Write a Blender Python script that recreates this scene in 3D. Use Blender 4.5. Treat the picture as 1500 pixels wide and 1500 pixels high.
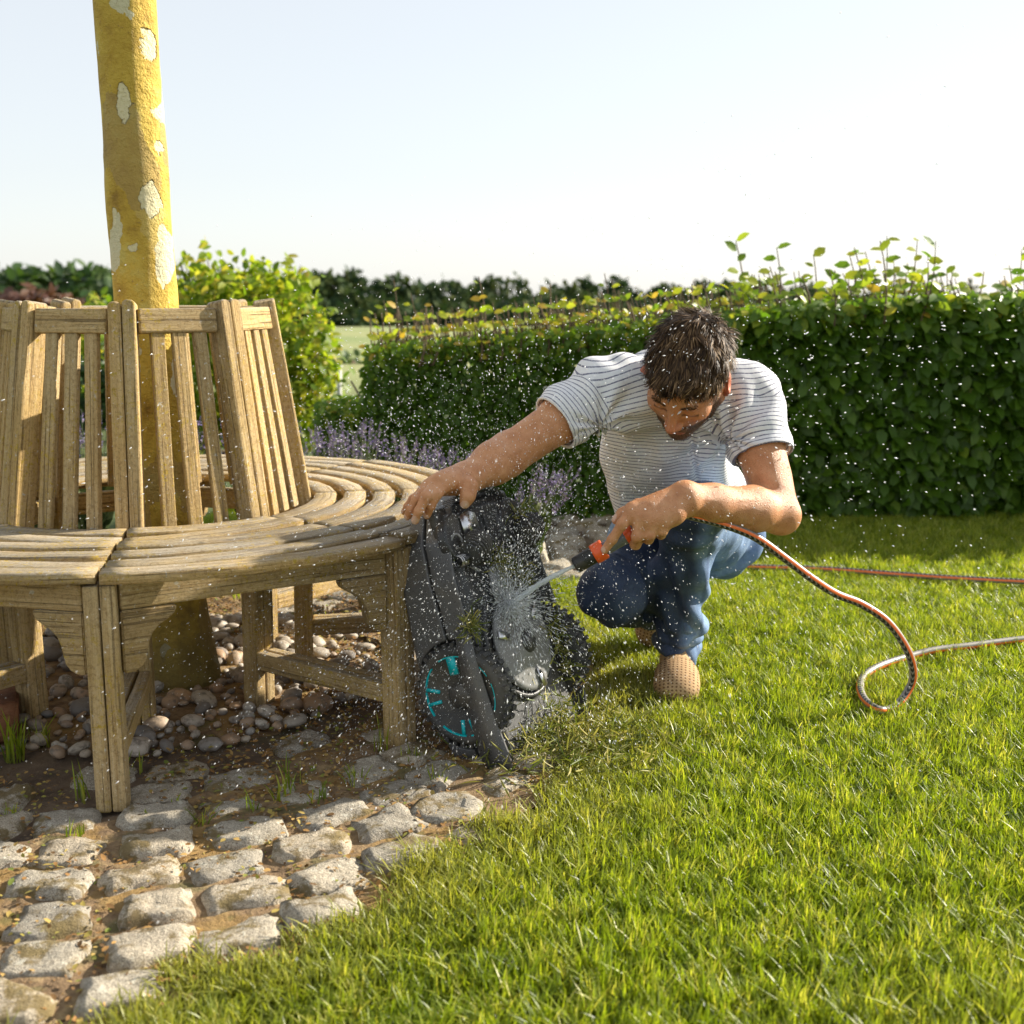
import bpy, bmesh, math, random
import numpy as np
from mathutils import Vector, Matrix, noise as mnoise

# ------------------------------------------------------------------ clear
for o in list(bpy.data.objects): bpy.data.objects.remove(o)
S = bpy.context.scene
C = S.collection
random.seed(7); RNG = np.random.default_rng(11)
R_ = math.radians

# ------------------------------------------------------------------ camera
CAM_H, PITCH, FPX = 0.9392, 0.18294, 1750.0
cam = bpy.data.cameras.new('camera'); camo = bpy.data.objects.new('camera', cam); C.objects.link(camo)
camo.location = (0, 0, CAM_H); camo.rotation_euler = (math.pi/2 - PITCH, 0, 0)
cam.sensor_width = 36; cam.lens = 36*FPX/1500; cam.clip_start = .05; cam.clip_end = 2000
cam.dof.use_dof = True; cam.dof.focus_distance = 2.42; cam.dof.aperture_fstop = 4.5
S.camera = camo

# ------------------------------------------------------------------ sky, sun, exposure
SUN_AZ, SUN_EL = 26.0, 26.0          # azimuth measured from +X towards +Y
world = bpy.data.worlds.new('World'); S.world = world; world.use_nodes = True
wn = world.node_tree.nodes; wl = world.node_tree.links
sky = wn.new('ShaderNodeTexSky'); sky.sky_type = 'NISHITA'; sky.sun_disc = False
sky.sun_elevation = R_(SUN_EL); sky.sun_rotation = R_(90 - SUN_AZ)
sky.air_density = 1.0; sky.dust_density = 0.6; sky.ozone_density = 1.0
hs = wn.new('ShaderNodeHueSaturation'); hs.inputs['Saturation'].default_value = 0.6
bg = wn['Background']; bg.inputs['Strength'].default_value = 0.12
# thin even veil of high cloud over the clear sky
veil = wn.new('ShaderNodeMix'); veil.data_type = 'RGBA'; veil.inputs[0].default_value = 0.80; veil.inputs[7].default_value = (1.85, 1.91, 1.97, 1)
wl.new(sky.outputs[0], hs.inputs['Color']); wl.new(hs.outputs[0], veil.inputs[6]); wl.new(veil.outputs[2], bg.inputs['Color'])
sun = bpy.data.lights.new('sun', 'SUN'); suno = bpy.data.objects.new('sun', sun); C.objects.link(suno)
sun.energy = 3.5; sun.angle = R_(0.53); sun.color = (1.0, 0.92, 0.78)
sd = Vector((math.cos(R_(SUN_EL))*math.cos(R_(SUN_AZ)), math.cos(R_(SUN_EL))*math.sin(R_(SUN_AZ)), math.sin(R_(SUN_EL))))
suno.rotation_euler = sd.to_track_quat('Z', 'Y').to_euler(); suno.location = sd*30
S.render.engine = 'CYCLES'
S.cycles.max_bounces = 5; S.cycles.diffuse_bounces = 3; S.cycles.glossy_bounces = 2; S.cycles.transmission_bounces = 4; S.cycles.transparent_max_bounces = 8; S.cycles.caustics_reflective = S.cycles.caustics_refractive = False
S.view_settings.view_transform = 'Standard'; S.view_settings.look = 'None'
S.view_settings.exposure = 1.66; S.view_settings.gamma = 1; S.view_settings.use_curve_mapping = False
S.render.resolution_x = S.render.resolution_y = 1024

# ------------------------------------------------------------------ pixel helpers (photo pixels, 1500 square)
CP, SP = math.cos(PITCH), math.sin(PITCH)
def ray(x, y):
    a = (x-750)/FPX; b = (750-y)/FPX
    return np.array([a, CP + b*SP, -SP + b*CP])
def px(x, y, Y):
    d = ray(x, y); t = Y/d[1]
    return np.array([d[0]*t, Y, CAM_H + d[2]*t])
def gp(x, y, z=0.0):
    d = ray(x, y); t = (z-CAM_H)/d[2]
    return np.array([d[0]*t, d[1]*t, z])

# ------------------------------------------------------------------ object helpers
def fast_mesh(name, V, faces):
    """V (n,3) array; faces: list of (m,k) int arrays"""
    me = bpy.data.meshes.new(name)
    V = np.asarray(V, dtype=np.float32)
    me.vertices.add(len(V)); me.vertices.foreach_set('co', V.ravel())
    faces = [np.asarray(f, dtype=np.int32) for f in faces if len(f)]
    if not faces: me.update(); return me
    nl = sum(f.size for f in faces); nf = sum(len(f) for f in faces)
    me.loops.add(nl); me.polygons.add(nf)
    me.loops.foreach_set('vertex_index', np.concatenate([f.ravel() for f in faces]))
    tot = np.concatenate([np.full(len(f), f.shape[1], dtype=np.int32) for f in faces])
    st = np.concatenate([[0], np.cumsum(tot)[:-1]]).astype(np.int32)
    me.polygons.foreach_set('loop_start', st); me.polygons.foreach_set('loop_total', tot)
    me.update(calc_edges=True); me.validate()
    return me
def attr(me, name, data, typ='FLOAT', dom='POINT'):
    a = me.attributes.new(name, typ, dom); data = np.asarray(data, dtype=np.float32)
    key = {'FLOAT': 'value', 'FLOAT_VECTOR': 'vector', 'FLOAT_COLOR': 'color'}[typ]
    a.data.foreach_set(key, data.ravel())
def smooth(me, on=True):
    me.polygons.foreach_set('use_smooth', np.full(len(me.polygons), on)); me.update()
def obj(name, me, mat=None, parent=None, loc=None):
    o = bpy.data.objects.new(name, me); C.objects.link(o)
    if mat is not None and me is not None and len(me.materials) == 0: me.materials.append(mat)
    if loc is not None: o.location = loc
    if parent is not None: o.parent = parent
    return o
def tag(o, label=None, cat=None, group=None, kind=None):
    if label: o['label'] = label
    if cat: o['category'] = cat
    if group: o['group'] = group
    if kind: o['kind'] = kind
    return o
def empty(name, loc, label=None, cat=None, group=None):
    o = bpy.data.objects.new(name, None); C.objects.link(o); o.location = loc; o.empty_display_size = .05
    return tag(o, label, cat, group)
def wobj(name, me, mat, parent):
    """mesh given in world coordinates, parented under an Empty with pure translation"""
    o = obj(name, me, mat, parent); 
    if parent is not None:
        p = parent; off = Vector((0, 0, 0))
        while p is not None: off += p.location; p = p.parent
        o.location = -off
    return o
def unit(v): v = np.asarray(v, float); return v/np.linalg.norm(v)
def frame(u, n):
    """right-handed orthonormal rows: u, v, w with w close to n"""
    u = unit(u); v = unit(np.cross(n, u)); w = np.cross(u, v); return np.array([u, v, w])
def tube(path, rad, seg=8, caps=True, up=(0, 0, 1)):
    """swept tube: returns V, faces list, (u along, angle) per vertex"""
    P = np.asarray(path, float); n = len(P); rad = np.broadcast_to(np.asarray(rad, float), (n,))
    T = np.gradient(P, axis=0); T /= np.linalg.norm(T, axis=1)[:, None]
    N = np.array(up, float); N = N - T[0]*N.dot(T[0])
    if np.linalg.norm(N) < 1e-3: N = np.array([1., 0, 0]) - T[0]*T[0][0]
    N = unit(N); V = []; UA = []; s = 0
    ang = np.linspace(0, 2*np.pi, seg, endpoint=False)
    for i in range(n):
        if i: s += np.linalg.norm(P[i]-P[i-1])
        N = N - T[i]*N.dot(T[i]); N = unit(N); B = np.cross(T[i], N)
        V.append(P[i] + rad[i]*(np.cos(ang)[:, None]*N + np.sin(ang)[:, None]*B))
        UA.append(np.stack([np.full(seg, s), ang], 1))
    V = np.concatenate(V); UA = np.concatenate(UA)
    i = np.arange(n-1)[:, None]*seg; j = np.arange(seg)[None]; k = (j+1) % seg
    Q = np.stack([i+j, i+k, i+seg+k, i+seg+j], -1).reshape(-1, 4)
    fs = [Q]
    if caps: fs += [np.arange(seg)[::-1][None], (np.arange(seg)+(n-1)*seg)[None]]
    return V, fs, UA
def catmull(pts, n=12):
    P = np.asarray(pts, float); P = np.vstack([2*P[0]-P[1], P, 2*P[-1]-P[-2]]); out = []
    for i in range(1, len(P)-2):
        t = np.linspace(0, 1, n, endpoint=False)[:, None]
        a, b, c, d = P[i-1], P[i], P[i+1], P[i+2]
        out.append(.5*((2*b) + (-a+c)*t + (2*a-5*b+4*c-d)*t**2 + (-a+3*b-3*c+d)*t**3))
    out.append(P[-2][None]); return np.vstack(out)
class MB:
    """mesh collector"""
    def __init__(s): s.V = []; s.F = {}; s.n = 0; s.A = []
    def add(s, V, fs, a=0.0):
        V = np.asarray(V, float)
        for f in fs:
            f = np.asarray(f)
            if len(f): s.F.setdefault(f.shape[1], []).append(f + s.n)
        s.V.append(V); s.A.append(np.broadcast_to(np.asarray(a, float), (len(V),))); s.n += len(V)
    def tube(s, path, rad, seg=6, a=0.0, caps=True):
        V, fs, _ = tube(path, rad, seg, caps); s.add(V, fs, a)
    def mesh(s, name, sm=True, an=None):
        me = fast_mesh(name, np.concatenate(s.V), [np.concatenate(v) for v in s.F.values()])
        if an: attr(me, an, np.concatenate(s.A))
        smooth(me, sm); return me
def vnoise(P, sc, seed=0.0):
    P = np.asarray(P, float)
    return np.array([mnoise.noise(Vector((p[0]*sc+seed, p[1]*sc+seed*1.7, p[2]*sc-seed))) for p in P])

# ------------------------------------------------------------------ node material helper
class MT:
    def __init__(s, name):
        s.m = bpy.data.materials.new(name); s.m.use_nodes = True; s.t = s.m.node_tree; s.t.nodes.clear()
        s.out = s.t.nodes.new('ShaderNodeOutputMaterial')
    def n(s, typ, **kw):
        nd = s.t.nodes.new('ShaderNode'+typ)
        ins = kw.pop('ins', {})
        for k, v in kw.items(): setattr(nd, k, v)
        for k, v in ins.items(): s.set(nd, k, v)
        return nd
    def set(s, nd, k, v):
        if isinstance(v, bpy.types.NodeSocket): s.t.links.new(v, nd.inputs[k])
        elif isinstance(v, bpy.types.Node): s.t.links.new(v.outputs[0], nd.inputs[k])
        else:
            sk = nd.inputs[k]
            if sk.type == 'RGBA' and len(v) == 3: v = (*v, 1)
            sk.default_value = v
    def attr(s, name, out='Fac', typ='GEOMETRY'):
        nd = s.n('Attribute', attribute_name=name, attribute_type=typ); return nd.outputs[out]
    def obj(s): return s.n('TexCoord').outputs['Object']
    def rnd(s): return s.n('ObjectInfo').outputs['Random']
    def map(s, v, scale=(1, 1, 1), loc=(0, 0, 0)):
        return s.n('Mapping', ins={'Vector': v, 'Scale': scale, 'Location': loc}).outputs[0]
    def noise(s, v, scale=5, det=4, rough=.55, dist=0, out=0):
        i = {'Scale': scale, 'Detail': det, 'Roughness': rough, 'Distortion': dist}
        if v is not None: i['Vector'] = v
        return s.n('TexNoise', ins=i).outputs[out]
    def voro(s, v, scale=5, feature='F1', out='Distance', rand=1.0):
        i = {'Scale': scale, 'Randomness': rand}
        if v is not None: i['Vector'] = v
        return s.n('TexVoronoi', feature=feature, ins=i).outputs[out]
    def ramp(s, fac, stops, interp='LINEAR'):
        nd = s.n('ValToRGB'); nd.color_ramp.interpolation = interp; el = nd.color_ramp.elements
        while len(el) < len(stops): el.new(.5)
        for e, (p, c) in zip(el, stops):
            e.position = p; e.color = (*c, 1) if not isinstance(c, (int, float)) else (c, c, c, 1)
        s.set(nd, 'Fac', fac); return nd.outputs[0]
    def math(s, op, a, b=0.0, c=0.0, clamp=False):
        nd = s.n('Math', operation=op, use_clamp=clamp); s.set(nd, 0, a); s.set(nd, 1, b)
        if op in ('MULTIPLY_ADD', 'SMOOTH_MIN', 'COMPARE'): s.set(nd, 2, c)
        return nd.outputs[0]
    def mix(s, fac, a, b, mode='MIX'):
        nd = s.n('Mix', data_type='RGBA', blend_type=mode)
        def put(i, v):
            if isinstance(v, bpy.types.NodeSocket): s.t.links.new(v, nd.inputs[i])
            else: nd.inputs[i].default_value = (v if isinstance(v, (int, float)) else ((*v, 1) if len(v) == 3 else v))
        put(0, fac); put(6, a); put(7, b); return nd.outputs[2]
    def smooth(s, v, lo, hi):
        nd = s.n('MapRange', interpolation_type='SMOOTHSTEP', ins={'Value': v, 'From Min': lo, 'From Max': hi}); return nd.outputs[0]
    def bump(s, h, strength=.5, dist=.01, nrm=None):
        i = {'Height': h, 'Strength': strength, 'Distance': dist}
        if nrm is not None: i['Normal'] = nrm
        return s.n('Bump', ins=i).outputs[0]
    def pbr(s, col, rough=.6, nrm=None, **kw):
        i = {'Base Color': col, 'Roughness': rough}
        if nrm is not None: i['Normal'] = nrm
        i.update({k.replace('_', ' '): v for k, v in kw.items()})
        return s.n('BsdfPrincipled', ins=i).outputs[0]
    def done(s, sh):
        s.t.links.new(sh, s.out.inputs['Surface']); return s.m
    def mixsh(s, f, a, b):
        nd = s.n('MixShader'); s.set(nd, 0, f); s.t.links.new(a, nd.inputs[1]); s.t.links.new(b, nd.inputs[2]); return nd.outputs[0]

def leaf_mat(name, stops, trans=.4, rough=.45, attrn='rnd', tboost=1.0, spec=.4):
    m = MT(name); a = m.attr(attrn); col = m.ramp(a, stops)
    p = m.pbr(col, rough, Specular_IOR_Level=spec)
    tc = m.mix(1.0, col, (1.0*tboost, 1.05*tboost, .55*tboost), 'MULTIPLY')
    t = m.n('BsdfTranslucent', ins={'Color': tc}).outputs[0]
    return m.done(m.mixsh(trans, p, t))

LEAF = np.array([[0, 0, 0], [.62, 0, .0], [1, 0, -.06], [.28, .27, .05], [.66, .25, .04], [.28, -.27, .05], [.66, -.25, .04]])
def leaves_arrays(P, D, N, size):
    """P base, D leaf axis, N leaf normal (n,3); size (n,)"""
    n = len(P); D = D/np.linalg.norm(D, axis=1)[:, None]
    W = np.cross(N, D); W /= (np.linalg.norm(W, axis=1)[:, None]+1e-9); N2 = np.cross(D, W)
    V = (P[:, None] + size[:, None, None]*(LEAF[None, :, 0, None]*D[:, None] + LEAF[None, :, 1, None]*W[:, None] + LEAF[None, :, 2, None]*N2[:, None]))
    b = np.arange(n)[:, None]*7
    q = np.concatenate([b+np.array([0, 5, 6, 1]), b+np.array([0, 1, 4, 3])]); t = np.concatenate([b+np.array([1, 6, 2]), b+np.array([1, 2, 4])])
    return V.reshape(-1, 3), [q, t]
def leaf_mesh(name, P, D, N, size, rnd):
    V, fs = leaves_arrays(P, D, N, size); me = fast_mesh(name, V, fs)
    attr(me, 'rnd', np.repeat(rnd, 7)); smooth(me, True); return me
def rvec(n): v = RNG.normal(size=(n, 3)); return v/np.linalg.norm(v, axis=1)[:, None]
# ================================================================== SETTING
BC = np.array([-0.869, 2.832]); BR, BRI, TH0 = 0.811, 0.354, -1.3966
def ground_z(x, y):
    d = np.hypot(x, y-2); t = np.clip((d-9)/260, 0, 1); return -8.5*(t*t*(3-2*t))
def lawn_edge(th):
    """radius round the bench centre where the paving gives way to grass"""
    d = np.degrees(th)
    return np.interp(d, [-180, -110, -88, -72, -50, -20, 15, 40, 90, 180], [1.85, 1.85, 1.65, 1.42, 1.22, 1.12, 1.06, 1.05, 1.0, 1.0])
def is_lawn(x, y, wob=.05):
    dx, dy = x-BC[0], y-BC[1]; r = np.hypot(dx, dy); th = np.arctan2(dy, dx)
    e = lawn_edge(th) + wob*np.sin(th*17+1)*.6 + wob*np.sin(th*41)*.5
    path = (np.abs(x-.17-.06*(y-4)) < .25) & (y > 3.75) & (y < 4.95)
    return (r > e) & ~path

# ground sheet
def axis(lo, hi, step, far):
    a = np.arange(lo, hi+1e-6, step); k = np.geomspace(step, far, 46)
    return np.concatenate([(lo-np.cumsum(k))[::-1], a, hi+np.cumsum(k)])
gx = axis(-2.4, 2.8, .03, 130); gy = axis(1.0, 5.4, .03, 130)
GX, GY = np.meshgrid(gx, gy)
def gnoise(x, y): return (np.sin(x*23+np.sin(y*17)*1.3)*np.sin(y*29+np.sin(x*13)*1.7)*.004 + np.sin(x*61+y*37)*np.sin(y*53-x*41)*.0022)
near = np.clip((6-np.hypot(GX, GY-3))/1.0, 0, 1)
GZ = ground_z(GX, GY) + (gnoise(GX, GY)-.006)*near
nx, ny = len(gx), len(gy)
i = np.arange(ny-1)[:, None]*nx + np.arange(nx-1)[None]
gm = fast_mesh('ground', np.stack([GX.ravel(), GY.ravel(), GZ.ravel()], 1), [np.stack([i, i+1, i+nx+1, i+nx], -1).reshape(-1, 4)])
smooth(gm); th_ = np.arctan2(GY-BC[1], GX-BC[0]); rr = np.hypot(GX-BC[0], GY-BC[1])
lm = np.clip((rr-lawn_edge(th_)+.03)/.1, 0, 1); lm[(np.abs(GX-.17-.06*(GY-4)) < .27) & (GY > 3.75) & (GY < 4.95)] = 0
attr(gm, 'lawn', lm.ravel())
m = MT('ground_mat'); P = m.obj()
n1 = m.noise(P, 9, 6, .65); n2 = m.noise(P, 70, 5, .7); n3 = m.noise(P, 2.2, 3)
soil = m.ramp(n1, [(.3, (.06, .04, .026)), (.5, (.13, .088, .055)), (.7, (.20, .14, .085))])
soil = m.mix(m.smooth(n2, .55, .75), soil, (.26, .18, .10))
soil = m.mix(m.math('MULTIPLY', m.smooth(n3, .5, .62), .5), soil, (.07, .085, .025))
lawn = m.ramp(n2, [(.3, (.035, .05, .012)), (.6, (.07, .10, .02)), (.8, (.12, .13, .04))])
sep = m.n('SeparateXYZ', ins={0: P}); far = m.smooth(sep.outputs[1], 8, 14)
field = m.ramp(m.noise(P, .12, 4), [(.35, (.14, .20, .05)), (.55, (.26, .27, .10)), (.7, (.16, .22, .06))])
col = m.mix(m.attr('lawn'), soil, lawn); col = m.mix(far, col, field)
hgt = m.math('ADD', n1, m.math('MULTIPLY', n2, .5))
tag(obj('ground', gm, m.done(m.pbr(col, .95, m.bump(hgt, .7, .012)))), kind='structure')

# ---------------- cobble paving: bedding ring with single setts
GRAN = MT('granite'); m = GRAN; P = m.n('TexCoord').outputs['Object']; geo = m.n('NewGeometry').outputs['Position']
rn = m.rnd(); sp = m.noise(geo, 420, 2, .8); bl = m.noise(geo, 26, 5, .65); mo = m.noise(geo, 13, 5, .7)
c = m.ramp(sp, [(.3, (.12, .11, .10)), (.45, (.34, .315, .27)), (.58, (.49, .455, .39)), (.75, (.62, .59, .52))])
c = m.mix(m.math('MULTIPLY', m.smooth(bl, .46, .68), .7), c, (.22, .195, .15)); 
c = m.mix(1.0, c, m.ramp(rn, [(0, (.75, .72, .68)), (.5, (.95, .9, .82)), (1, (1.05, .95, .82))]), 'MULTIPLY')
lich = m.smooth(m.noise(geo, 55, 4, .6), .60, .68); c = m.mix(m.math('MULTIPLY', lich, .55), c, (.62, .60, .5))
dirt = m.smooth(mo, .50, .60); c = m.mix(m.math('MULTIPLY', dirt, .85), c, m.mix(m.noise(geo, 8, 3), (.12, .075, .03), (.20, .15, .04)))
GRAN = m.done(m.pbr(c, m.ramp(bl, [(.3, .8), (.7, .97)]), m.bump(m.math('ADD', m.noise(geo, 60, 5, .7), m.math('MULTIPLY', sp, .25)), .9, .008)))
def sett_mesh(k):
    rg = np.random.default_rng(100+k); n = 11
    u = np.linspace(-1, 1, n); U, Vv = np.meshgrid(u, u)
    ph = rg.uniform(0, 6, 6)
    # irregular outline
    sx = 1 + .10*np.sin(2*Vv+ph[0]) + .06*np.sin(5*Vv+ph[1]); sy = 1 + .10*np.sin(2*U+ph[2]) + .06*np.sin(5*U+ph[3])
    rnd = 1 - .16*(np.abs(U)**3)*(np.abs(Vv)**3) - .07*np.abs(U*Vv)
    X = U*.5*sx*rnd; Y = Vv*.5*sy*rnd
    e = np.maximum(np.abs(U), np.abs(Vv))
    Z = .017*(1-np.clip((e-.35)/.65, 0, 1)**2.6) + .0045*np.sin(3.1*U+ph[4])*np.sin(2.7*Vv+ph[5]) + rg.normal(0, .0016, U.shape)
    Z[e > .99] = -.03
    i = np.arange(n-1)[:, None]*n + np.arange(n-1)[None]
    me = fast_mesh('sett', np.stack([X.ravel(), Y.ravel(), Z.ravel()], 1), [np.stack([i, i+1, i+n+1, i+n], -1).reshape(-1, 4)])
    smooth(me); me.materials.append(GRAN); return me
SETT = [sett_mesh(k) for k in range(12)]
thr = np.linspace(-math.pi, math.pi, 181); rad = [.46, .7, .95]
ringV = []; 
for t in thr:
    for r in np.linspace(.55, 1, 14):
        R = r*lawn_edge(t)*1.0 + .0
        x, y = BC[0]+R*math.cos(t), BC[1]+R*math.sin(t); ringV.append((x, y, gnoise(x, y)*1.0+.005+.003*math.sin(x*90)*math.sin(y*80)))
i = np.arange(180)[:, None]*14 + np.arange(13)[None]
bm_ = fast_mesh('cobble_paving', np.array(ringV), [np.stack([i, i+14, i+15, i+1], -1)[:, :, ::-1].reshape(-1, 4)]); smooth(bm_)
m = MT('bedding'); P = m.obj(); n1 = m.noise(P, 30, 6, .7); n2 = m.noise(P, 7, 4, .6)
c = m.ramp(n1, [(.3, (.10, .06, .03)), (.5, (.21, .135, .07)), (.68, (.34, .24, .12))])
c = m.mix(m.math('MULTIPLY', m.smooth(n2, .5, .6), .6), c, (.30, .18, .045))
c = m.mix(m.math('MULTIPLY', m.smooth(m.noise(P, 11, 4), .55, .65), .5), c, (.07, .09, .02))
paving = tag(obj('cobble_paving', bm_, m.done(m.pbr(c, .95, m.bump(n1, .9, .012)))), kind='structure')
setts = []
r0 = .62
while r0 < 1.75:
    w = RNG.uniform(.098, .118); n = int(2*math.pi*r0/.138)
    off = RNG.uniform(0, 1)
    for kk in range(n):
        t = -math.pi + (kk+off+RNG.uniform(-.12, .12))*2*math.pi/n; td = math.degrees(t)
        if td > 180: t -= 2*math.pi; td -= 360
        if not (-150 < td < 75): continue
        R = r0+RNG.uniform(-.01, .01)
        if R > lawn_edge(t)-.02+RNG.uniform(-.05, .05): continue
        x, y = BC[0]+R*math.cos(t), BC[1]+R*math.sin(t)
        X, Y_ = x, y
        vis = abs(x) < .48*y+.15
        if not vis or (r0 < .75 and RNG.random() < .35): continue
        o = obj('sett', SETT[RNG.integers(12)], None, paving)
        o.location = (x, y, RNG.uniform(-.003, .004) - (.006 if R < .85 else 0)); o.rotation_euler = (RNG.normal(0, .05), RNG.normal(0, .05), t+RNG.normal(0, .08)+RNG.integers(2)*math.pi)
        o.scale = (w*RNG.uniform(1.04, 1.16), .138*RNG.uniform(.98, 1.13), RNG.uniform(.8, 1.2)); setts.append(o)
    r0 += w+.007
# path of flat pale stones behind, beside the lawn
for j, yy in enumerate(np.arange(3.85, 4.95, .15)):
    xx = -.10 + RNG.uniform(-.02, .02)
    while xx < .40:
        w = RNG.uniform(.12, .24)
        o = obj('sett', SETT[RNG.integers(12)], None, paving)
        o.location = (xx+w/2+.06*(yy-4), yy+RNG.uniform(-.015, .015), .006); o.rotation_euler = (0, 0, RNG.normal(0, .1)); o.scale = (w*.94, .14, 1.2); setts.append(o); xx += w+.01

# ---------------- pebble bed round the trunk
m = MT('pebble_mat'); rn = m.rnd(); geo = m.n('NewGeometry').outputs['Position']
c = m.ramp(rn, [(0, (.13, .12, .115)), (.2, (.28, .25, .22)), (.4, (.42, .36, .28)), (.55, (.32, .19, .10)), (.7, (.50, .45, .38)), (.85, (.22, .21, .20)), (1, (.45, .28, .15))])
c = m.mix(m.smooth(m.noise(geo, 60, 4, .6), .45, .7), c, (.16, .13, .10))
PEB = m.done(m.pbr(c, .6, m.bump(m.noise(geo, 150, 3), .3, .003)))
def pebble_mesh(k):
    b = bmesh.new(); bmesh.ops.create_icosphere(b, subdivisions=2, radius=1)
    rg = random.Random(k); s = (rg.uniform(.85, 1.2), rg.uniform(.65, .95), rg.uniform(.5, .75)); o_ = rg.uniform(0, 50)
    for v in b.verts:
        f = 1 + .22*mnoise.noise(v.co*1.1+Vector((o_, 0, 0))); v.co = Vector((v.co.x*s[0]*f, v.co.y*s[1]*f, v.co.z*s[2]*f))
    me = bpy.data.meshes.new('pebble'); b.to_mesh(me); b.free(); smooth(me); me.materials.append(PEB); return me
PM = [pebble_mesh(k) for k in range(9)]
a = np.linspace(0, 2*np.pi, 65)[:-1]; bedV = [(BC[0], BC[1], .006)]
for r in (.2, .38, .56): bedV += [(BC[0]+r*math.cos(t)*(1+.06*math.sin(3*t)), BC[1]+r*math.sin(t)*(1+.06*math.sin(5*t)), .006 if r < .5 else -.012) for t in a]
fs3 = [[0, 1+i, 1+(i+1) % 64] for i in range(64)]; fs4 = [[1+64*k+i, 65+64*k+i, 65+64*k+(i+1) % 64, 1+64*k+(i+1) % 64] for k in range(2) for i in range(64)]
bed = tag(obj('pebble_bed', fast_mesh('pebble_bed', np.array(bedV), [np.array(fs3), np.array(fs4)]), bpy.data.materials['bedding']), kind='structure')
pl = []; tries = 0
while len(pl) < 430 and tries < 30000:
    tries += 1; t = RNG.uniform(-math.pi, math.pi); r = .54*math.sqrt(RNG.uniform(.02, 1)); s = .009+.022*RNG.random()**1.6
    x, y = BC[0]+r*math.cos(t), BC[1]+r*math.sin(t)
    if math.hypot(x+.81, y-2.80) < .095: continue
    lay = 0
    if any((x-q[0])**2+(y-q[1])**2 < (.80*(s+q[2]))**2 for q in pl): continue
    pl.append((x, y, s))
pl.sort(key=lambda q: q[1]); rest = MB()
for kk, (x, y, s) in enumerate(pl):
    if kk < 300:
        o = obj('pebble', PM[RNG.integers(9)], None, bed); o.location = (x, y, .006+s*.42); o.rotation_euler = (RNG.normal(0, .25), RNG.normal(0, .25), RNG.uniform(0, 6)); o.scale = (s*1.12,)*3
    else:
        src = PM[RNG.integers(9)]; V = np.empty(len(src.vertices)*3, np.float32); src.vertices.foreach_get('co', V); V = V.reshape(-1, 3)*s*1.1
        q = np.array([p.vertices[:] for p in src.polygons]); rest.add(V+np.array([x, y, .006+s*.42]), [q])
o = obj('pebbles_behind', rest.mesh('pebbles_behind'), PEB, bed); tag(o, kind='stuff')

# ---------------- leaf litter
n = 30000; t = RNG.uniform(-math.pi, math.pi, n); r = np.sqrt(RNG.uniform(.12, 1, n))*lawn_edge(t)*1.03
x = BC[0]+r*np.cos(t); y = BC[1]+r*np.sin(t); kp = (np.abs(x) < .47*y+.2) & (vnoise(np.stack([x, y, 0*x], 1), 6, 3) + .25*(r < .62) > -.22)
x, y = x[kp], y[kp]; n = len(x)
D = rvec(n); D[:, 2] *= .25; N = rvec(n)*.45 + np.array([0, 0, 1])
LIT = leaf_mat('litter_mat', [(0, (.10, .055, .02)), (.4, (.30, .155, .045)), (.65, (.42, .27, .09)), (.8, (.34, .26, .06)), (1, (.15, .19, .03))], .1, .8)
tag(obj('leaf_litter', leaf_mesh('leaf_litter', np.stack([x, y, .003+RNG.uniform(0, .016, n)], 1), D, N, RNG.uniform(.004, .016, n), RNG.random(n)), LIT),
    'dry brown leaf and moss litter lying between the cobbles', 'leaf litter', kind='stuff')

# ================================================================== TREE BENCH
WOOD = MT('weathered_teak'); m = WOOD
g = m.attr('gc', 'Vector'); geo = m.n('NewGeometry'); rn = m.rnd(); posn = geo.outputs['Position']
gr = m.noise(m.map(g, (2.2, 75, 75)), 1.7, 8, .7, 1.0); big = m.noise(m.map(g, (5, 12, 12)), 1.3, 4, .6); fine = m.noise(m.map(g, (60, 260, 260)), 2.2, 4, .75); spk = m.noise(posn, 210, 4, .8)
c = m.ramp(gr, [(.25, (.34, .225, .10)), (.42, (.50, .355, .175)), (.55, (.61, .455, .24)), (.7, (.68, .54, .32)), (.85, (.74, .63, .44))])
c = m.mix(m.math('MULTIPLY', m.smooth(fine, .52, .66), .35), c, (.19, .13, .065)); c = m.mix(m.math('MULTIPLY', m.smooth(spk, .56, .66), .55), c, (.68, .60, .42))
up = m.n('SeparateXYZ', ins={0: geo.outputs['Normal']}).outputs[2]
grey = m.math('MULTIPLY', m.smooth(up, .3, .8), m.smooth(big, .2, .55)); c = m.mix(m.math('MULTIPLY', grey, .8), c, m.ramp(m.math('ADD', m.math('MULTIPLY', gr, .6), m.math('MULTIPLY', fine, .4)), [(.32, (.13, .115, .10)), (.48, (.38, .345, .29)), (.66, (.62, .57, .49))]))
c = m.mix(m.math('MULTIPLY', m.smooth(m.noise(posn, 5, 3, .6), .45, .65), .35), c, (.42, .28, .08))
c = m.mix(1.0, c, m.ramp(rn, [(0, (.82, .80, .76)), (.5, (1, 1, 1)), (1, (1.12, 1.06, .95))]), 'MULTIPLY')
yl = m.math('MULTIPLY', m.smooth(m.noise(posn, 95, 5, .8), .53, .60), m.smooth(m.noise(posn, 7, 3, .6), .42, .56)); c = m.mix(m.math('MULTIPLY', yl, .85), c, (.52, .36, .045))
wh = m.smooth(m.noise(posn, 62, 4, .65), .645, .68); c = m.mix(m.math('MULTIPLY', wh, .75), c, (.62, .59, .50))
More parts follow.
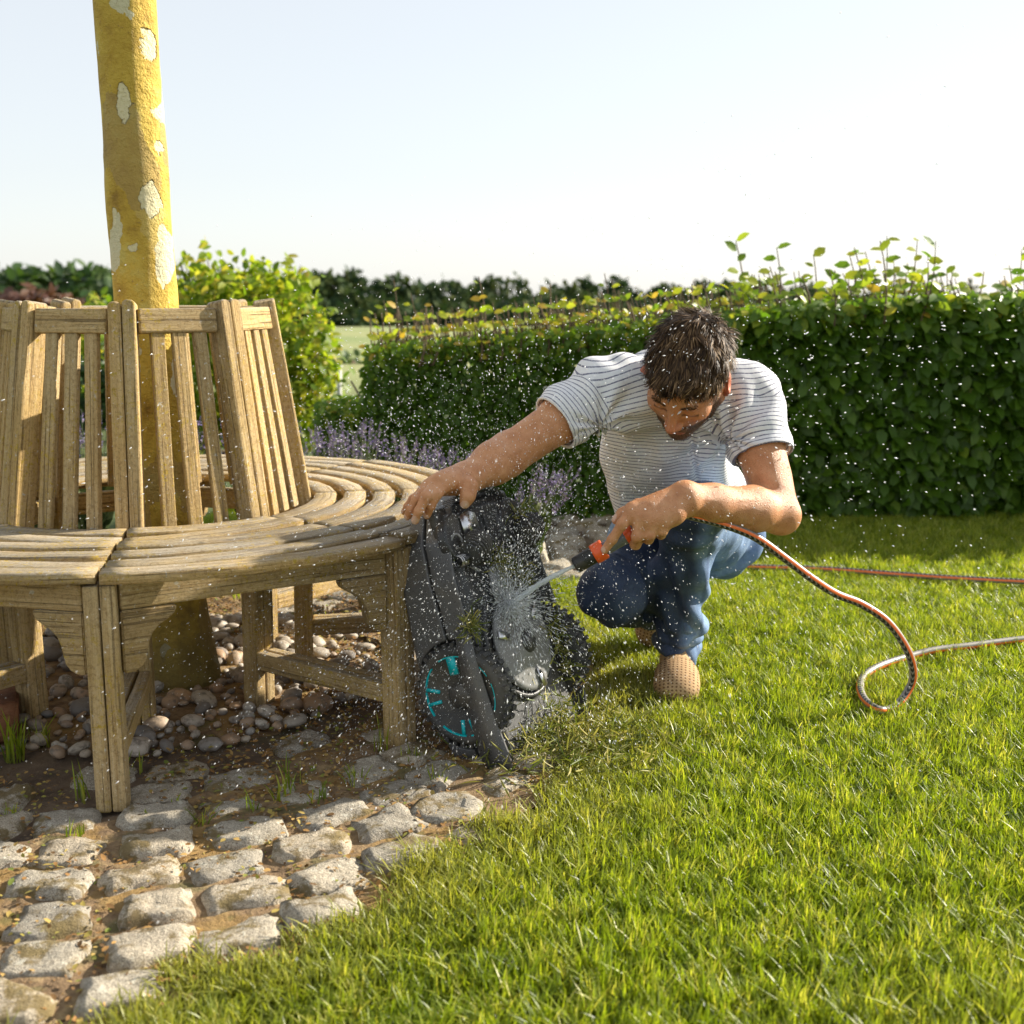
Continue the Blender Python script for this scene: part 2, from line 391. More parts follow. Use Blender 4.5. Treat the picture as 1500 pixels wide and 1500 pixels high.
dk = m.smooth(m.noise(m.map(g, (1.3, 95, 95)), 2, 4, .65), .57, .66); c = m.mix(m.math('MULTIPLY', dk, .45), c, (.12, .08, .045)); c = m.mix(m.math('MULTIPLY', m.smooth(m.noise(posn, 120, 5, .8), .50, .60), .5), c, m.mix(1.0, c, (.52, .46, .36), 'MULTIPLY'))
bh = m.math('ADD', gr, m.math('ADD', m.math('MULTIPLY', spk, .5), m.math('MULTIPLY', fine, .7))); bh = m.math('SUBTRACT', bh, m.math('MULTIPLY', dk, .9))
wet_shade_d = m.n('VectorMath', operation='DISTANCE', ins={0: posn, 1: (-.30, 2.48, .42)}).outputs['Value']; wet = m.smooth(m.math('ADD', wet_shade_d, m.math('MULTIPLY', m.noise(posn, 14, 3), .25)), .48, .32)  # spray damp near the mower, with its shadow also painted into the wood colour
c = m.mix(m.math('MULTIPLY', wet, .55), c, m.mix(1.0, c, (.35, .34, .36), 'MULTIPLY'))
WOOD = m.done(m.pbr(c, m.math('SUBTRACT', .88, m.math('MULTIPLY', wet, .5)), m.bump(bh, .9, .005), Specular_IOR_Level=.2))
gcseed = [0]
def plank(name, a, b, n, w, t, parent, bev=.004, round_top=False):
    """straight board from a to b; n = face normal (thickness t), w = width"""
    a = np.asarray(a, float); b = np.asarray(b, float); L = np.linalg.norm(b-a); U, Vv, Wn = frame(b-a, n)
    bmh = bmesh.new(); bmesh.ops.create_cube(bmh, size=1)
    for v in bmh.verts: v.co = Vector((v.co.x*L, v.co.y*w, v.co.z*t))
    if round_top:
        es = [e for e in bmh.edges if all(v.co.x > 0 for v in e.verts) and abs(e.verts[0].co.y-e.verts[1].co.y) < 1e-6]
        bmesh.ops.bevel(bmh, geom=es, offset=min(w, t)*.40, segments=4, affect='EDGES', profile=.5)
    bmesh.ops.bevel(bmh, geom=[e for e in bmh.edges if e.calc_face_angle(0) > .8], offset=bev, segments=2, affect='EDGES', profile=.5)
    me = bpy.data.meshes.new(name); bmh.to_mesh(me); bmh.free()
    co = np.empty(len(me.vertices)*3, np.float32); me.vertices.foreach_get('co', co); co = co.reshape(-1, 3)
    gcseed[0] += 1; sd_ = np.array([gcseed[0]*3.17 % 91, gcseed[0]*1.31 % 57, gcseed[0]*.77 % 33])
    attr(me, 'gc', co+sd_, 'FLOAT_VECTOR'); me.materials.append(WOOD)
    o = bpy.data.objects.new(name, me); C.objects.link(o); o.parent = parent
    mid = (a+b)/2 - np.array(parent.location); M = Matrix([[U[0], Vv[0], Wn[0], mid[0]], [U[1], Vv[1], Wn[1], mid[1]], [U[2], Vv[2], Wn[2], mid[2]], [0, 0, 0, 1]])
    o.matrix_local = M; return o
def prism(name, outline, t, org, U, Vv, parent, mat, gc=True):
    """extruded outline (list of (u,v)) with thickness t along U x V, centred"""
    U = unit(U); Vv = unit(Vv); Wn = np.cross(U, Vv); n = len(outline); q = np.array(outline)
    P3 = np.concatenate([np.c_[q, np.full(n, -t/2)], np.c_[q, np.full(n, t/2)]])
    bmh = bmesh.new(); vs = [bmh.verts.new(p) for p in P3]
    bmh.faces.new(vs[:n][::-1]); bmh.faces.new(vs[n:])
    for i in range(n): j = (i+1) % n; bmh.faces.new((vs[i], vs[j], vs[n+j], vs[n+i]))
    bmesh.ops.recalc_face_normals(bmh, faces=bmh.faces)
    bmesh.ops.bevel(bmh, geom=[e for e in bmh.edges if len(e.link_faces) == 2 and e.calc_face_angle(0) > 1.2], offset=.0025, segments=2, affect='EDGES')
    me = bpy.data.meshes.new(name); bmh.to_mesh(me); bmh.free()
    co = np.empty(len(me.vertices)*3, np.float32); me.vertices.foreach_get('co', co); co = co.reshape(-1, 3)
    gcseed[0] += 1; attr(me, 'gc', co+np.array([gcseed[0]*2.9 % 80, gcseed[0] % 50, 5]), 'FLOAT_VECTOR'); me.materials.append(mat)
    o = bpy.data.objects.new(name, me); C.objects.link(o); o.parent = parent; p = np.asarray(org)-np.array(parent.location)
    o.matrix_local = Matrix([[U[0], Vv[0], Wn[0], p[0]], [U[1], Vv[1], Wn[1], p[1]], [U[2], Vv[2], Wn[2], p[2]], [0, 0, 0, 1]]); return o

bench = empty('tree_bench', (BC[0], BC[1], 0), 'weathered grey teak ring bench with slatted backrests around the tree trunk', 'bench')
HS = .450
def bp(r, t, z, off=0.0): return np.array([BC[0]+r*math.cos(t)-off*math.sin(t), BC[1]+r*math.sin(t)+off*math.cos(t), z])
def bracket_outline(sgn):
    pts = [(0, 0), (.100, 0), (.1005, -.008), (.096, -.017), (.084, -.026), (.068, -.035), (.055, -.048), (.048, -.064), (.045, -.082), (.041, -.098), (.032, -.110), (.020, -.116), (.006, -.117), (0, -.115)]
    return [(sgn*p[0], p[1]) for p in pts][::(1 if sgn < 0 else -1)]
for s in range(8):
    t0 = TH0 + s*math.pi/4; t1 = t0 + math.pi/4; tm = (t0+t1)/2
    rad_m = np.array([math.cos(tm), math.sin(tm), 0]); tan_m = np.array([-math.sin(tm), math.cos(tm), 0])
    # seat slats, bent to the ring
    r = BRI+.035
    for k in range(6):
        w = .053; ri_, ro = r, r+w; r += w+.0185
        gap = .0035/ro; aa = np.linspace(t0+gap, t1-gap, 15); V = []; G = []
        zj = RNG.uniform(-.0025, .0025); tj = RNG.normal(0, .002)
        prof = [(0, 0), (0, .017), (.004, .021), (w-.004, .021), (w, .017), (w, 0)]
        for a_ in aa:
            for (pr, pz) in prof:
                wob = .0016*math.sin(a_*31+k*7+s)
                V.append((BC[0]+(ri_+pr+wob)*math.cos(a_), BC[1]+(ri_+pr+wob)*math.sin(a_), HS-.021+pz+zj+tj*(a_-tm)*3)); G.append(((a_-t0)*ri_+s*3.3, pr+k*1.7, pz+s))
        i = np.arange(14)[:, None]*6; j = np.arange(6)[None]; q = np.stack([i+j, i+6+j, i+6+(j+1) % 6, i+(j+1) % 6], -1).reshape(-1, 4)
        me = fast_mesh('seat_slat', np.array(V)-np.array([BC[0], BC[1], 0]), [q, np.array([[5, 4, 3, 2, 1, 0]]), np.array([[84, 85, 86, 87, 88, 89]])])
        bmh = bmesh.new(); bmh.from_mesh(me); bmesh.ops.recalc_face_normals(bmh, faces=bmh.faces); bmh.to_mesh(me); bmh.free()
        attr(me, 'gc', np.array(G), 'FLOAT_VECTOR'); obj('seat_slat', me, WOOD, bench)
    RL = BR-.05
    for e, (t, sg) in enumerate(((t0, 1), (t1, -1))):
        rd = np.array([math.cos(t), math.sin(t), 0]); tn = np.array([-math.sin(t), math.cos(t), 0])
        lo = bp(RL+.012, t, 0.0, sg*.0145); hi = bp(RL+.008, t, HS-.024, sg*.0145)
        plank('leg', lo, hi, rd, .027, .046, bench)
        # rear leg and leaning back post
        lo = bp(BRI-.004, t, 0.0, sg*.0145); mid = bp(BRI+.004, t, HS-.03, sg*.0145); top = bp(.283, t, .918+RNG.uniform(-.004, .004), sg*.0145)
        plank('leg', lo, mid, rd, .027, .046, bench)
        nrm = np.array([rd[0], rd[1], .15]); plank('back_post', mid+np.array([0, 0, .0015]), top, nrm, .027, .05, bench, .004, True)
        plank('seat_bearer', bp(BRI+.028, t, HS-.058, sg*.0145), bp(RL-.012, t, HS-.058, sg*.0145), tn, .055, .024, bench)
        plank('stretcher', bp(BRI+.021, t, .115, sg*.0145), bp(RL-.012, t, .115, sg*.0145), tn, .042, .024, bench)
        # scrolled bracket under the apron
        lp = bp(RL+.0, t, HS-.0765, sg*.0285); d = tan_m*sg
        prism('bracket', bracket_outline(1), .026, lp, d, (0, 0, 1), bench, WOOD)
    # apron between the front legs
    a = bp(RL, t0, HS-.0495, .0285); b = bp(RL, t1, HS-.0495, -.0285)
    plank('apron', a, b, rad_m, .052, .024, bench)
    # inner rail
    plank('inner_rail', bp(BRI, t0, HS-.056, .0285), bp(BRI, t1, HS-.056, -.0285), rad_m, .055, .022, bench)
    # backrest: top rail and three slats
    def bk(f, z):
        rr_ = np.interp(z, [HS-.03, .918], [BRI+.004, .283]); A = bp(rr_, t0, z, .0285); B = bp(rr_, t1, z, -.0285); return A+(B-A)*f
    nb = np.array([rad_m[0], rad_m[1], .15])
    plank('top_rail', bk(0, .876), bk(1, .876), nb, .052, .026, bench)
    for f in (.235, .5, .765):
        plank('back_slat', bk(f, HS-.018)+rad_m*.002, bk(f, .852)+rad_m*0.0, nb, .030, .017, bench, .003)
# ================================================================== TREE TRUNK
m = MT('plane_bark'); geo = m.n('NewGeometry').outputs['Position']
w1 = m.n('VectorMath', operation='ADD', ins={0: geo, 1: m.n('VectorMath', operation='SCALE', ins={0: m.noise(geo, 22, 4, .6, out=1), 'Scale': .05}).outputs[0]}).outputs[0]
v1 = m.voro(m.map(w1, (1, 1, .55)), 15, out='Color'); vs = m.n('SeparateXYZ', ins={0: v1}).outputs[0]
edge = m.voro(m.map(w1, (1, 1, .55)), 15, 'DISTANCE_TO_EDGE')
n1 = m.noise(geo, 14, 5, .65); n2 = m.noise(geo, 90, 4, .7)
c = m.ramp(n1, [(.28, (.30, .17, .02)), (.42, (.50, .32, .035)), (.56, (.60, .41, .055)), (.7, (.60, .47, .11))])
c = m.mix(m.smooth(vs, .86, .88), c, (.66, .60, .38))
c = m.mix(m.math('MULTIPLY', m.smooth(vs, .16, .12), .55), c, (.34, .23, .09))
pat = None
for (xp, yp, rx_, rz_) in ((219, 292, .016, .042), (196, 362, .010, .009), (237, 410, .008, .012), (166, 318, .008, .022), (205, 470, .012, .016), (232, 215, .012, .03), (180, 150, .016, .04), (214, 60, .02, .045)):
    q0 = px(xp, yp, 2.765); dv = m.n('VectorMath', operation='SUBTRACT', ins={0: w1, 1: tuple(q0+np.array([.025, .025, .025]))}).outputs[0]
    ln = m.n('VectorMath', operation='LENGTH', ins={0: m.map(dv, (1/rx_, 1/.06, 1/rz_))}).outputs['Value']; k_ = m.smooth(ln, 1.08, .98); pat = k_ if pat is None else m.math('MAXIMUM', pat, k_)
c = m.mix(m.math('MULTIPLY', pat, .9), c, (.76, .68, .42)); sp = m.smooth(n2, .62, .70); c = m.mix(m.math('MULTIPLY', sp, .6), c, (.24, .14, .05))
hb = m.math('ADD', m.math('MULTIPLY', m.math('MAXIMUM', pat, m.smooth(vs, .86, .88)), -.8), m.math('MULTIPLY', n2, .5)); hb = m.math('ADD', hb, m.math('MULTIPLY', n1, .8))
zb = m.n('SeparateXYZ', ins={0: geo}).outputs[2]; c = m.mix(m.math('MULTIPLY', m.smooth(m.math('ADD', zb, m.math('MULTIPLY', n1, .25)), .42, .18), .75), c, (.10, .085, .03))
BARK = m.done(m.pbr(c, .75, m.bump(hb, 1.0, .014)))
tree = empty('plane_tree', (-.815, 2.80, 0), 'leaning plane tree trunk with flaking ochre bark inside the ring bench', 'tree')
path = [px(262, 1012, 2.80), px(253, 905, 2.81), px(240, 770, 2.82), px(227, 600, 2.83), px(213, 440, 2.83), px(200, 250, 2.835), px(188, 60, 2.84)]
path[0][2] = -.05
P = catmull(path, 10); top = P[-1]; d = unit(P[-1]-P[-4]); P = np.vstack([P, [top+d*k*.1 for k in range(1, 16)]])
zz = P[:, 2]; rad = np.interp(zz, [-.05, .05, .2, .45, .95, 1.3, 2.0, 3.0], [.112, .097, .082, .076, .0725, .069, .066, .052])
V, fs, UA = tube(P, rad, 40)
nn = vnoise(V*np.array([1, 1, .5]), 9, 5)*.006 + vnoise(V, 30, 9)*.0018; ctr = np.repeat(P, 40, 0); dr = V-ctr; V = V + dr/np.linalg.norm(dr, axis=1)[:, None]*nn[:, None]
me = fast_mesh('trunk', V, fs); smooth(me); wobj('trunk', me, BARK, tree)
mb = MB(); tips = []; T = P[-1]
for k in range(7):
    a = k*2.4; L = RNG.uniform(.8, 1.4); b0 = P[-1-2*(k % 4)]; q = [b0+np.array([math.cos(a)*s*L*.8, math.sin(a)*s*L*.8, s*L*.75+.1*s*s]) for s in np.linspace(0, 1, 6)]
    mb.tube(q, np.linspace(.03, .008, 6), 8); tips += [q[-1], q[-2], q[-3]]
wobj('limb', mb.mesh('limb'), BARK, tree)
TL = leaf_mat('plane_leaf', [(0, (.05, .09, .02)), (.5, (.09, .15, .03)), (1, (.16, .19, .04))], .4)
ti = RNG.integers(len(tips), size=1500); Pp = np.array(tips)[ti]+RNG.normal(0, .28, (1500, 3))
wobj('crown', leaf_mesh('crown', Pp, rvec(1500), rvec(1500)*.5+np.array([0, 0, 1]), RNG.uniform(.09, .16, 1500), RNG.random(1500)), TL, tree)

# ================================================================== HEDGE
HM = leaf_mat('hedge_leaf', [(0, (.045, .10, .008)), (.35, (.085, .17, .012)), (.62, (.155, .25, .016)), (.8, (.32, .38, .025)), (.92, (.50, .48, .04)), (1, (.58, .38, .06))], .48, .42, tboost=1.35)
STEM = MT('stem_mat'); STEM = STEM.done(STEM.pbr((.11, .075, .04), .85))
HY = 4.84
def htop(x): return np.interp(x, [-.80, -.62, -.585, -.2, .5, 1.0, 1.6, 3.4], [.46, .46, .70, .735, .80, .86, .90, .92])
hedge = empty('hedge', (1.3, HY+.3, 0), 'clipped hornbeam hedge with yellow shoots along its top behind the lawn', 'hedge')
n = 36000; x = -.80+4.1*RNG.random(n)**1.35; z = RNG.uniform(.02, 1, n)*htop(x)
dep = RNG.exponential(.075, n); back = RNG.random(n) < .18; y = np.where(back, HY+.55-dep, HY+dep)
tp = RNG.random(n) < .22; z = np.where(tp, htop(x)-RNG.exponential(.03, n)+.02, z); y = np.where(tp, HY+RNG.uniform(0, .55, n), y)
bul = np.sin(x*5.3)*np.sin(z*6+x*2)*.035; y = y + np.where(back, 0, bul)
y = np.clip(y, HY-.08, HY+.62)
sz = np.interp(x, [-.8, .3, 1.3, 3.3], [.034, .042, .070, .078])*RNG.uniform(.7, 1.25, n)
D = rvec(n)*.8 + np.array([0, -.35, -.75]); N = rvec(n)*.55 + np.array([0, -1, .55])
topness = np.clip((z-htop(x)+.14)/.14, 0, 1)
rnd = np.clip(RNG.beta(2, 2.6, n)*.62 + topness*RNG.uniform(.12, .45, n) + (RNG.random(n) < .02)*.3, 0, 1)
base = np.stack([x, y, z], 1)
# the 300 leaves that show largest are single objects
score = sz - .6*np.maximum(y-HY+.02, 0) - 10*((x < .9) | (x > 2.1) | back)
pick = np.argsort(-score)[:230]; keep = np.ones(n, bool); keep[pick] = False
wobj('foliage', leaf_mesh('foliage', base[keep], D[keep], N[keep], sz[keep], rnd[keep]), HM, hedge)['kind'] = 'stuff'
LM = []
for q in range(10):
    me = leaf_mesh('leaf', np.zeros((1, 3)), np.array([[1., 0, 0]]), np.array([[0, 0, 1.]]), np.array([1.]), np.array([.18+q*.075])); me.materials.append(HM); LM.append(me)
def leaf_obj(p, d, nn_, s, r, parent):
    o = obj('leaf', LM[int(np.clip((r-.18)/.075, 0, 9))], None, parent); U, Vv, W = frame(d, nn_); p = p-np.array(parent.location)
    o.matrix_local = Matrix([[U[0]*s, Vv[0]*s, W[0]*s, p[0]], [U[1]*s, Vv[1]*s, W[1]*s, p[1]], [U[2]*s, Vv[2]*s, W[2]*s, p[2]], [0, 0, 0, 1]])
for k in pick: leaf_obj(base[k], D[k], N[k], sz[k], rnd[k], hedge)
# inner branches
mb = MB()
for k in range(110):
    xx = RNG.uniform(-.78, 3.2); yy = HY+RNG.uniform(.15, .42); h = htop(xx)*RNG.uniform(.75, .98)
    q = [(xx+RNG.normal(0, .03)*s*3, yy+RNG.normal(0, .03)*s*3, h*s) for s in np.linspace(0, 1, 5)]; mb.tube(q, np.linspace(.014, .004, 5), 5)
# shoots above the clipped top
SPx, SD, SN, SS, SR = [], [], [], [], []; big = []
def shoot(xp, ytop, Y, lean=0.0, yel=.75, sz0=.055, dens=1.0):
    tip = px(xp, ytop, Y); b = np.array([tip[0]-lean, Y+RNG.uniform(-.03, .03), htop(tip[0])-.08]); L = np.linalg.norm(tip-b)
    q = [b+(tip-b)*s+np.array([.02*math.sin(s*3), .02*math.sin(s*2), 0]) for s in np.linspace(0, 1, 6)]; mb.tube(q, np.linspace(.0048, .0022, 6), 4)
    for s in np.arange(.1, 1.0, .055/max(L, .06)/dens):
        p = b+(tip-b)*s; sg = 1 if RNG.random() < .5 else -1
        SPx.append(p); SD.append((sg*RNG.uniform(.4, 1), RNG.uniform(-.6, .6), RNG.uniform(-.1, .7))); SN.append((RNG.normal(0, .4), -.7+RNG.normal(0, .4), .6)); SS.append(sz0*RNG.uniform(.6, 1.15)); SR.append(np.clip(yel+RNG.normal(0, .10), .4, 1))
for xp, yt in [(1078, 352), (1138, 362), (1128, 390), (1192, 372), (1215, 395), (1245, 372), (1252, 362), (1268, 368), (1290, 352), (1300, 345), (1345, 350), (1372, 352), (1360, 372), (1388, 395), (1330, 385), (1480, 388), (1498, 365), (1465, 410), (1415, 420), (1310, 380), (1235, 400), (1175, 405), (1105, 402)]:
    shoot(xp, yt, HY+RNG.uniform(.0, .3), RNG.uniform(-.06, .06), RNG.choice([.6, .7, .85]), .066, 1.3)
for k in range(110): shoot(RNG.uniform(1080, 1500), RNG.uniform(395, 440), HY+RNG.uniform(.0, .5), RNG.uniform(-.05, .05), RNG.uniform(.6, .85), .06)
for xp, yt in [(575, 410), (560, 440), (622, 445), (700, 405), (705, 430), (790, 428), (805, 415), (885, 400), (895, 410), (930, 420), (750, 455), (660, 450), (845, 432), (600, 430)]:
    shoot(xp, yt, HY+RNG.uniform(.05, .3), RNG.uniform(-.05, .05), RNG.choice([.78, .88, .96]), .042)
for k in range(330): xx = RNG.uniform(540, 1090); shoot(xx, np.interp(xx, [545, 700, 1000, 1090], [468, 462, 430, 425])+RNG.uniform(-18, 30), HY+RNG.uniform(-.02, .5), RNG.uniform(-.04, .04), RNG.uniform(.74, .97), .046)
SPx = np.array(SPx); SD = np.array(SD); SN = np.array(SN); SS = np.array(SS); SR = np.array(SR)
big = np.argsort(-(SS*(SPx[:, 2] > htop(SPx[:, 0])+.08)))[:70]; kp = np.ones(len(SS), bool); kp[big] = False
wobj('shoot_foliage', leaf_mesh('shoot_foliage', SPx[kp], SD[kp], SN[kp], SS[kp], SR[kp]), HM, hedge)['kind'] = 'stuff'
for k in big: leaf_obj(SPx[k], SD[k], SN[k], SS[k], SR[k], hedge)
wobj('branches', mb.mesh('branches'), STEM, hedge)

# ================================================================== SHRUBS, LAVENDER, FAR WOODLAND
def shrub(name, label, cat, base, lobes, n, size, mat, yel=(.4, .25), group=None):
    e = empty(name, base, label, cat, group); lob = np.array(lobes, float); vol = lob[:, 3]*lob[:, 4]*lob[:, 5]
    k = RNG.choice(len(lob), n, p=vol/vol.sum()); u = rvec(n)*np.cbrt(RNG.uniform(.25, 1, n))[:, None]
    P = lob[k, :3]+u*lob[k, 3:6]; P = P + RNG.normal(0, .03, (n, 3)); P = P[P[:, 2] > ground_z(base[0], base[1])+.02]; n = len(P)
    wobj('crown', leaf_mesh('crown', P, rvec(n)+np.array([0, 0, -.3]), rvec(n)*.7+np.array([0, -.3, .8]), size*RNG.uniform(.6, 1.3, n), np.clip(RNG.normal(*yel, n), 0, 1)), mat, e)
    mb = MB(); b = np.array(base)
    for q in lob:
        for _ in range(2):
            t = q[:3]+rvec(1)[0]*q[3:6]*.6; mid = (b+t)/2+RNG.normal(0, .03, 3); mb.tube([b+RNG.normal(0, .03, 3)*[1, 1, 0], mid, t], np.array([.016, .01, .003])*max(1, base[1]/8), 5)
    wobj('trunk', mb.mesh('trunk'), STEM, e); return e
SH1 = leaf_mat('shrub_leaf', [(0, (.07, .13, .012)), (.4, (.17, .26, .02)), (.75, (.34, .37, .03)), (1, (.50, .38, .07))], .52, .5, tboost=1.4)
SH2 = leaf_mat('dark_shrub_leaf', [(0, (.015, .04, .012)), (.5, (.035, .08, .02)), (1, (.09, .14, .03))], .35, .5)
SH3 = leaf_mat('red_shrub_leaf', [(0, (.05, .02, .015)), (.5, (.10, .04, .025)), (1, (.15, .08, .04))], .3, .5)
def lobe(x, y, Y, rx, rz, ry=None):
    p = px(x, y, Y); s = Y/FPX; return (*p, rx*s, (ry or rx)*s, rz*s)
shrub('shrub', 'loose bright green shrub with backlit leaves behind the ring bench', 'shrub', (-1.55, 6.9, 0),
      [lobe(345, 450, 6.9, 75, 65), lobe(310, 560, 6.9, 80, 90), lobe(400, 560, 6.8, 75, 90), lobe(440, 480, 6.8, 45, 80), lobe(285, 430, 7, 40, 50), lobe(395, 420, 7, 40, 40), lobe(460, 590, 6.7, 45, 80), lobe(270, 620, 7, 60, 60), lobe(268, 395, 7, 14, 30), lobe(430, 405, 7, 20, 22), lobe(300, 385, 7, 22, 25), lobe(470, 520, 6.7, 32, 60)], 6200, .062, SH1, (.58, .22))
shrub('shrub', 'low lime green bush seen between the backrest slats', 'shrub', (-3.0, 8.6, 0), [lobe(150, 480, 8.6, 40, 45), lobe(110, 560, 8.6, 60, 60), lobe(60, 590, 8.6, 50, 40), lobe(160, 560, 8.6, 50, 60)], 1800, .07, SH1, (.6, .2))
shrub('shrub', 'dark green bush behind the left backrests', 'shrub', (-2.9, 7.6, 0), [lobe(110, 580, 7.6, 60, 60), lobe(30, 590, 7.6, 60, 55), lobe(180, 570, 7.6, 40, 65), lobe(215, 540, 7.6, 30, 80)], 2200, .06, SH2, (.45, .25))
shrub('shrub', 'dark purple leaved bush below the far trees', 'shrub', (-7.2, 17, ground_z(7.2, 15)), [lobe(45, 470, 17, 90, 45), lobe(-40, 470, 17, 80, 40)], 1500, .2, SH3, (.5, .2))
shrub('small_tree', 'rounded green tree rising behind the purple bush', 'tree', (-9.8, 24, ground_z(9.8, 22)), [lobe(40, 440, 24, 75, 45), lobe(130, 435, 24, 65, 40), lobe(-50, 435, 24, 80, 45)], 2200, .28, SH2, (.6, .25))
shrub('shrub', 'small round bush out on the meadow beyond the hedge end', 'shrub', (-2.1, 16, ground_z(2.1, 14)), [lobe(520, 548, 16, 34, 24), lobe(470, 548, 16, 34, 24)], 700, .13, SH2, (.7, .2))
# post by the meadow
post = empty('garden_post', px(497, 600, 8.2)*[1, 1, 0], 'thin pale post standing beside the bright shrub', 'post')
V, fs, _ = tube([px(497, 600, 8.2)*[1, 1, 0], px(497, 590, 8.2), px(497, 538, 8.2)], .016, 10); PM_ = MT('pale_paint'); PM_ = PM_.done(PM_.pbr((.5, .5, .46), .6))
wobj('shaft', fast_mesh('shaft', V, fs), PM_, post); V, fs, _ = tube([px(497, 538, 8.2), px(497, 536, 8.2), px(497, 534, 8.2)], [.022, .024, .012], 10); wobj('cap', fast_mesh('cap', V, fs), PM_, post)

LVG = leaf_mat('lavender_leaf', [(0, (.06, .09, .035)), (.5, (.13, .18, .06)), (1, (.25, .28, .11))], .3, .6)
LVF = leaf_mat('lavender_flower', [(0, (.13, .09, .26)), (.5, (.24, .18, .42)), (1, (.40, .32, .55))], .3, .7)
def lavender(x, y, h, n, spread, lean=(0, 0), label=None):
    e = empty('lavender', (x, y, 0), label or 'lavender bush with purple flower spikes behind the ring bench', 'lavender', 'lavender bushes behind the ring bench' if label is None else None)
    mb = MB(); FP, FD, FN, FS = [], [], [], []; GP, GD = [], []
    for k in range(n):
        a = RNG.uniform(0, 6.283); s = spread*math.sqrt(RNG.random()); hh = h*RNG.uniform(.75, 1.08)
        b = np.array([x, y, 0])+np.array([math.cos(a), math.sin(a), 0])*s*.3; t = np.array([x+lean[0]*hh, y+lean[1]*hh, hh*.97])+np.array([math.cos(a), math.sin(a), 0])*s
        mid = (b+t)/2+np.array([0, 0, .04]); mb.tube([b, mid, t], [.0022, .0016, .0012], 3, a=RNG.random(), caps=False)
        d = unit(t-mid); L = RNG.uniform(.035, .065)
        for q in np.linspace(0, 1, 11):
            FP.append(t-d*L*(1-q)*1.0); FD.append(rvec(1)[0]+d*.6); FN.append(rvec(1)[0]); FS.append(.013*(1-.4*q))
        for q in range(5): GP.append(b+(mid-b)*RNG.uniform(.1, 1)); GD.append(rvec(1)[0]*.6+np.array([0, 0, 1]))
    wobj('stems', mb.mesh('stems', True, 'rnd'), LVG, e)['kind'] = 'stuff'
    FP = np.array(FP); wobj('flower_spikes', leaf_mesh('flower_spikes', FP, np.array(FD), np.array(FN), np.array(FS), RNG.random(len(FP))), LVF, e)['kind'] = 'stuff'
    GP = np.array(GP); wobj('foliage', leaf_mesh('foliage', GP, np.array(GD), rvec(len(GP)), RNG.uniform(.04, .07, len(GP)), RNG.random(len(GP))), LVG, e)['kind'] = 'stuff'
for x in np.arange(-2.25, -.45, .26): lavender(x+RNG.normal(0, .03), 4.25+RNG.normal(0, .08), RNG.uniform(.44, .52), 75, .17)
for x, y, h in ((-.58, 4.2, .47), (-.38, 4.15, .42), (-.20, 4.1, .40)): lavender(x, y, h, 60, .14)
lavender(.02, 3.85, .36, 55, .10, (.30, 0), 'lavender leaning sideways beside the pale path behind the robotic mower')
# woodland far off
WM = leaf_mat('woodland_leaf', [(0, (.012, .030, .018)), (.4, (.030, .058, .022)), (.75, (.06, .085, .025)), (1, (.10, .12, .035))], .2, .7, spec=.1)
PP, SZ, RN = [], [], []
def far_tree(xp, ytop, D_, w, h):
    k = 620; s = D_/FPX; top = px(xp, ytop, D_)
    nl = 7; lc = rvec(nl)*np.array([w*.28, w*.25, h*.26]); q = RNG.integers(nl, size=k); u = rvec(k)*np.cbrt(RNG.uniform(.4, 1, k))[:, None]
    p = np.array([top[0], D_, top[2]-h*.5]) + lc[q] + u*np.array([w*.25, w*.25, h*.25]); PP.append(p); SZ.append(np.full(k, w*.17)*RNG.uniform(.7, 1.3, k)); RN.append(np.clip(RNG.normal(.45, .22, k)+RNG.normal(0, .08)+(lc[q, 2]/h)*.5, 0, 1))
for xp in np.arange(-160, 1680, 34):
    D_ = RNG.uniform(240, 290); yt = np.interp(xp, [-160, 100, 250, 420, 560, 700, 900, 1100, 1680], [385, 396, 398, 400, 402, 408, 412, 418, 425])+RNG.uniform(-9, 9)
    far_tree(xp+RNG.uniform(-9, 9), yt, D_, RNG.uniform(8, 11.5), RNG.uniform(12, 15))
for xp in np.arange(-160, 1680, 30): far_tree(xp+RNG.uniform(-9, 9), RNG.uniform(424, 440), RNG.uniform(205, 235), RNG.uniform(8, 10), RNG.uniform(9, 11))
for xp in np.arange(-160, 1680, 26): far_tree(xp+RNG.uniform(-9, 9), RNG.uniform(446, 462), RNG.uniform(130, 160), RNG.uniform(4.5, 6.5), RNG.uniform(4.5, 5.5))
PP = np.vstack(PP); SZ = np.concatenate(SZ); RN = np.concatenate(RN); n = len(PP)
tag(obj('far_woodland', leaf_mesh('far_woodland', PP, rvec(n), rvec(n)*.6+np.array([0, -.4, .7]), SZ, RN), WM), 'distant band of dark woodland along the horizon', 'woodland', kind='stuff')

# ================================================================== LAWN GRASS
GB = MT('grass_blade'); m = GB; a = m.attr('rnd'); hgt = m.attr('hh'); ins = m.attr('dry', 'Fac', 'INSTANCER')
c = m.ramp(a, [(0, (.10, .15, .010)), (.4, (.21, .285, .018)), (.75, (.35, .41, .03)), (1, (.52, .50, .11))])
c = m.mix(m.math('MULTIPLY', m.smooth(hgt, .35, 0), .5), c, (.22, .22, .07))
c = m.mix(ins, c, (.40, .34, .12))
p = m.pbr(c, .42, Specular_IOR_Level=.5); t = m.n('BsdfTranslucent', ins={'Color': m.mix(1.0, c, (1.2, 1.2, .5), 'MULTIPLY')}).outputs[0]
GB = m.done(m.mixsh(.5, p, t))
tcol = bpy.data.collections.new('grass_tufts')
def fbm_(P2, s): x, y = P2[:, 0], P2[:, 1]; return (np.sin(x*1.3+s+1.2*np.sin(y*.9+s))+np.sin(y*1.5+s*2+1.1*np.sin(x*1.1)))/2
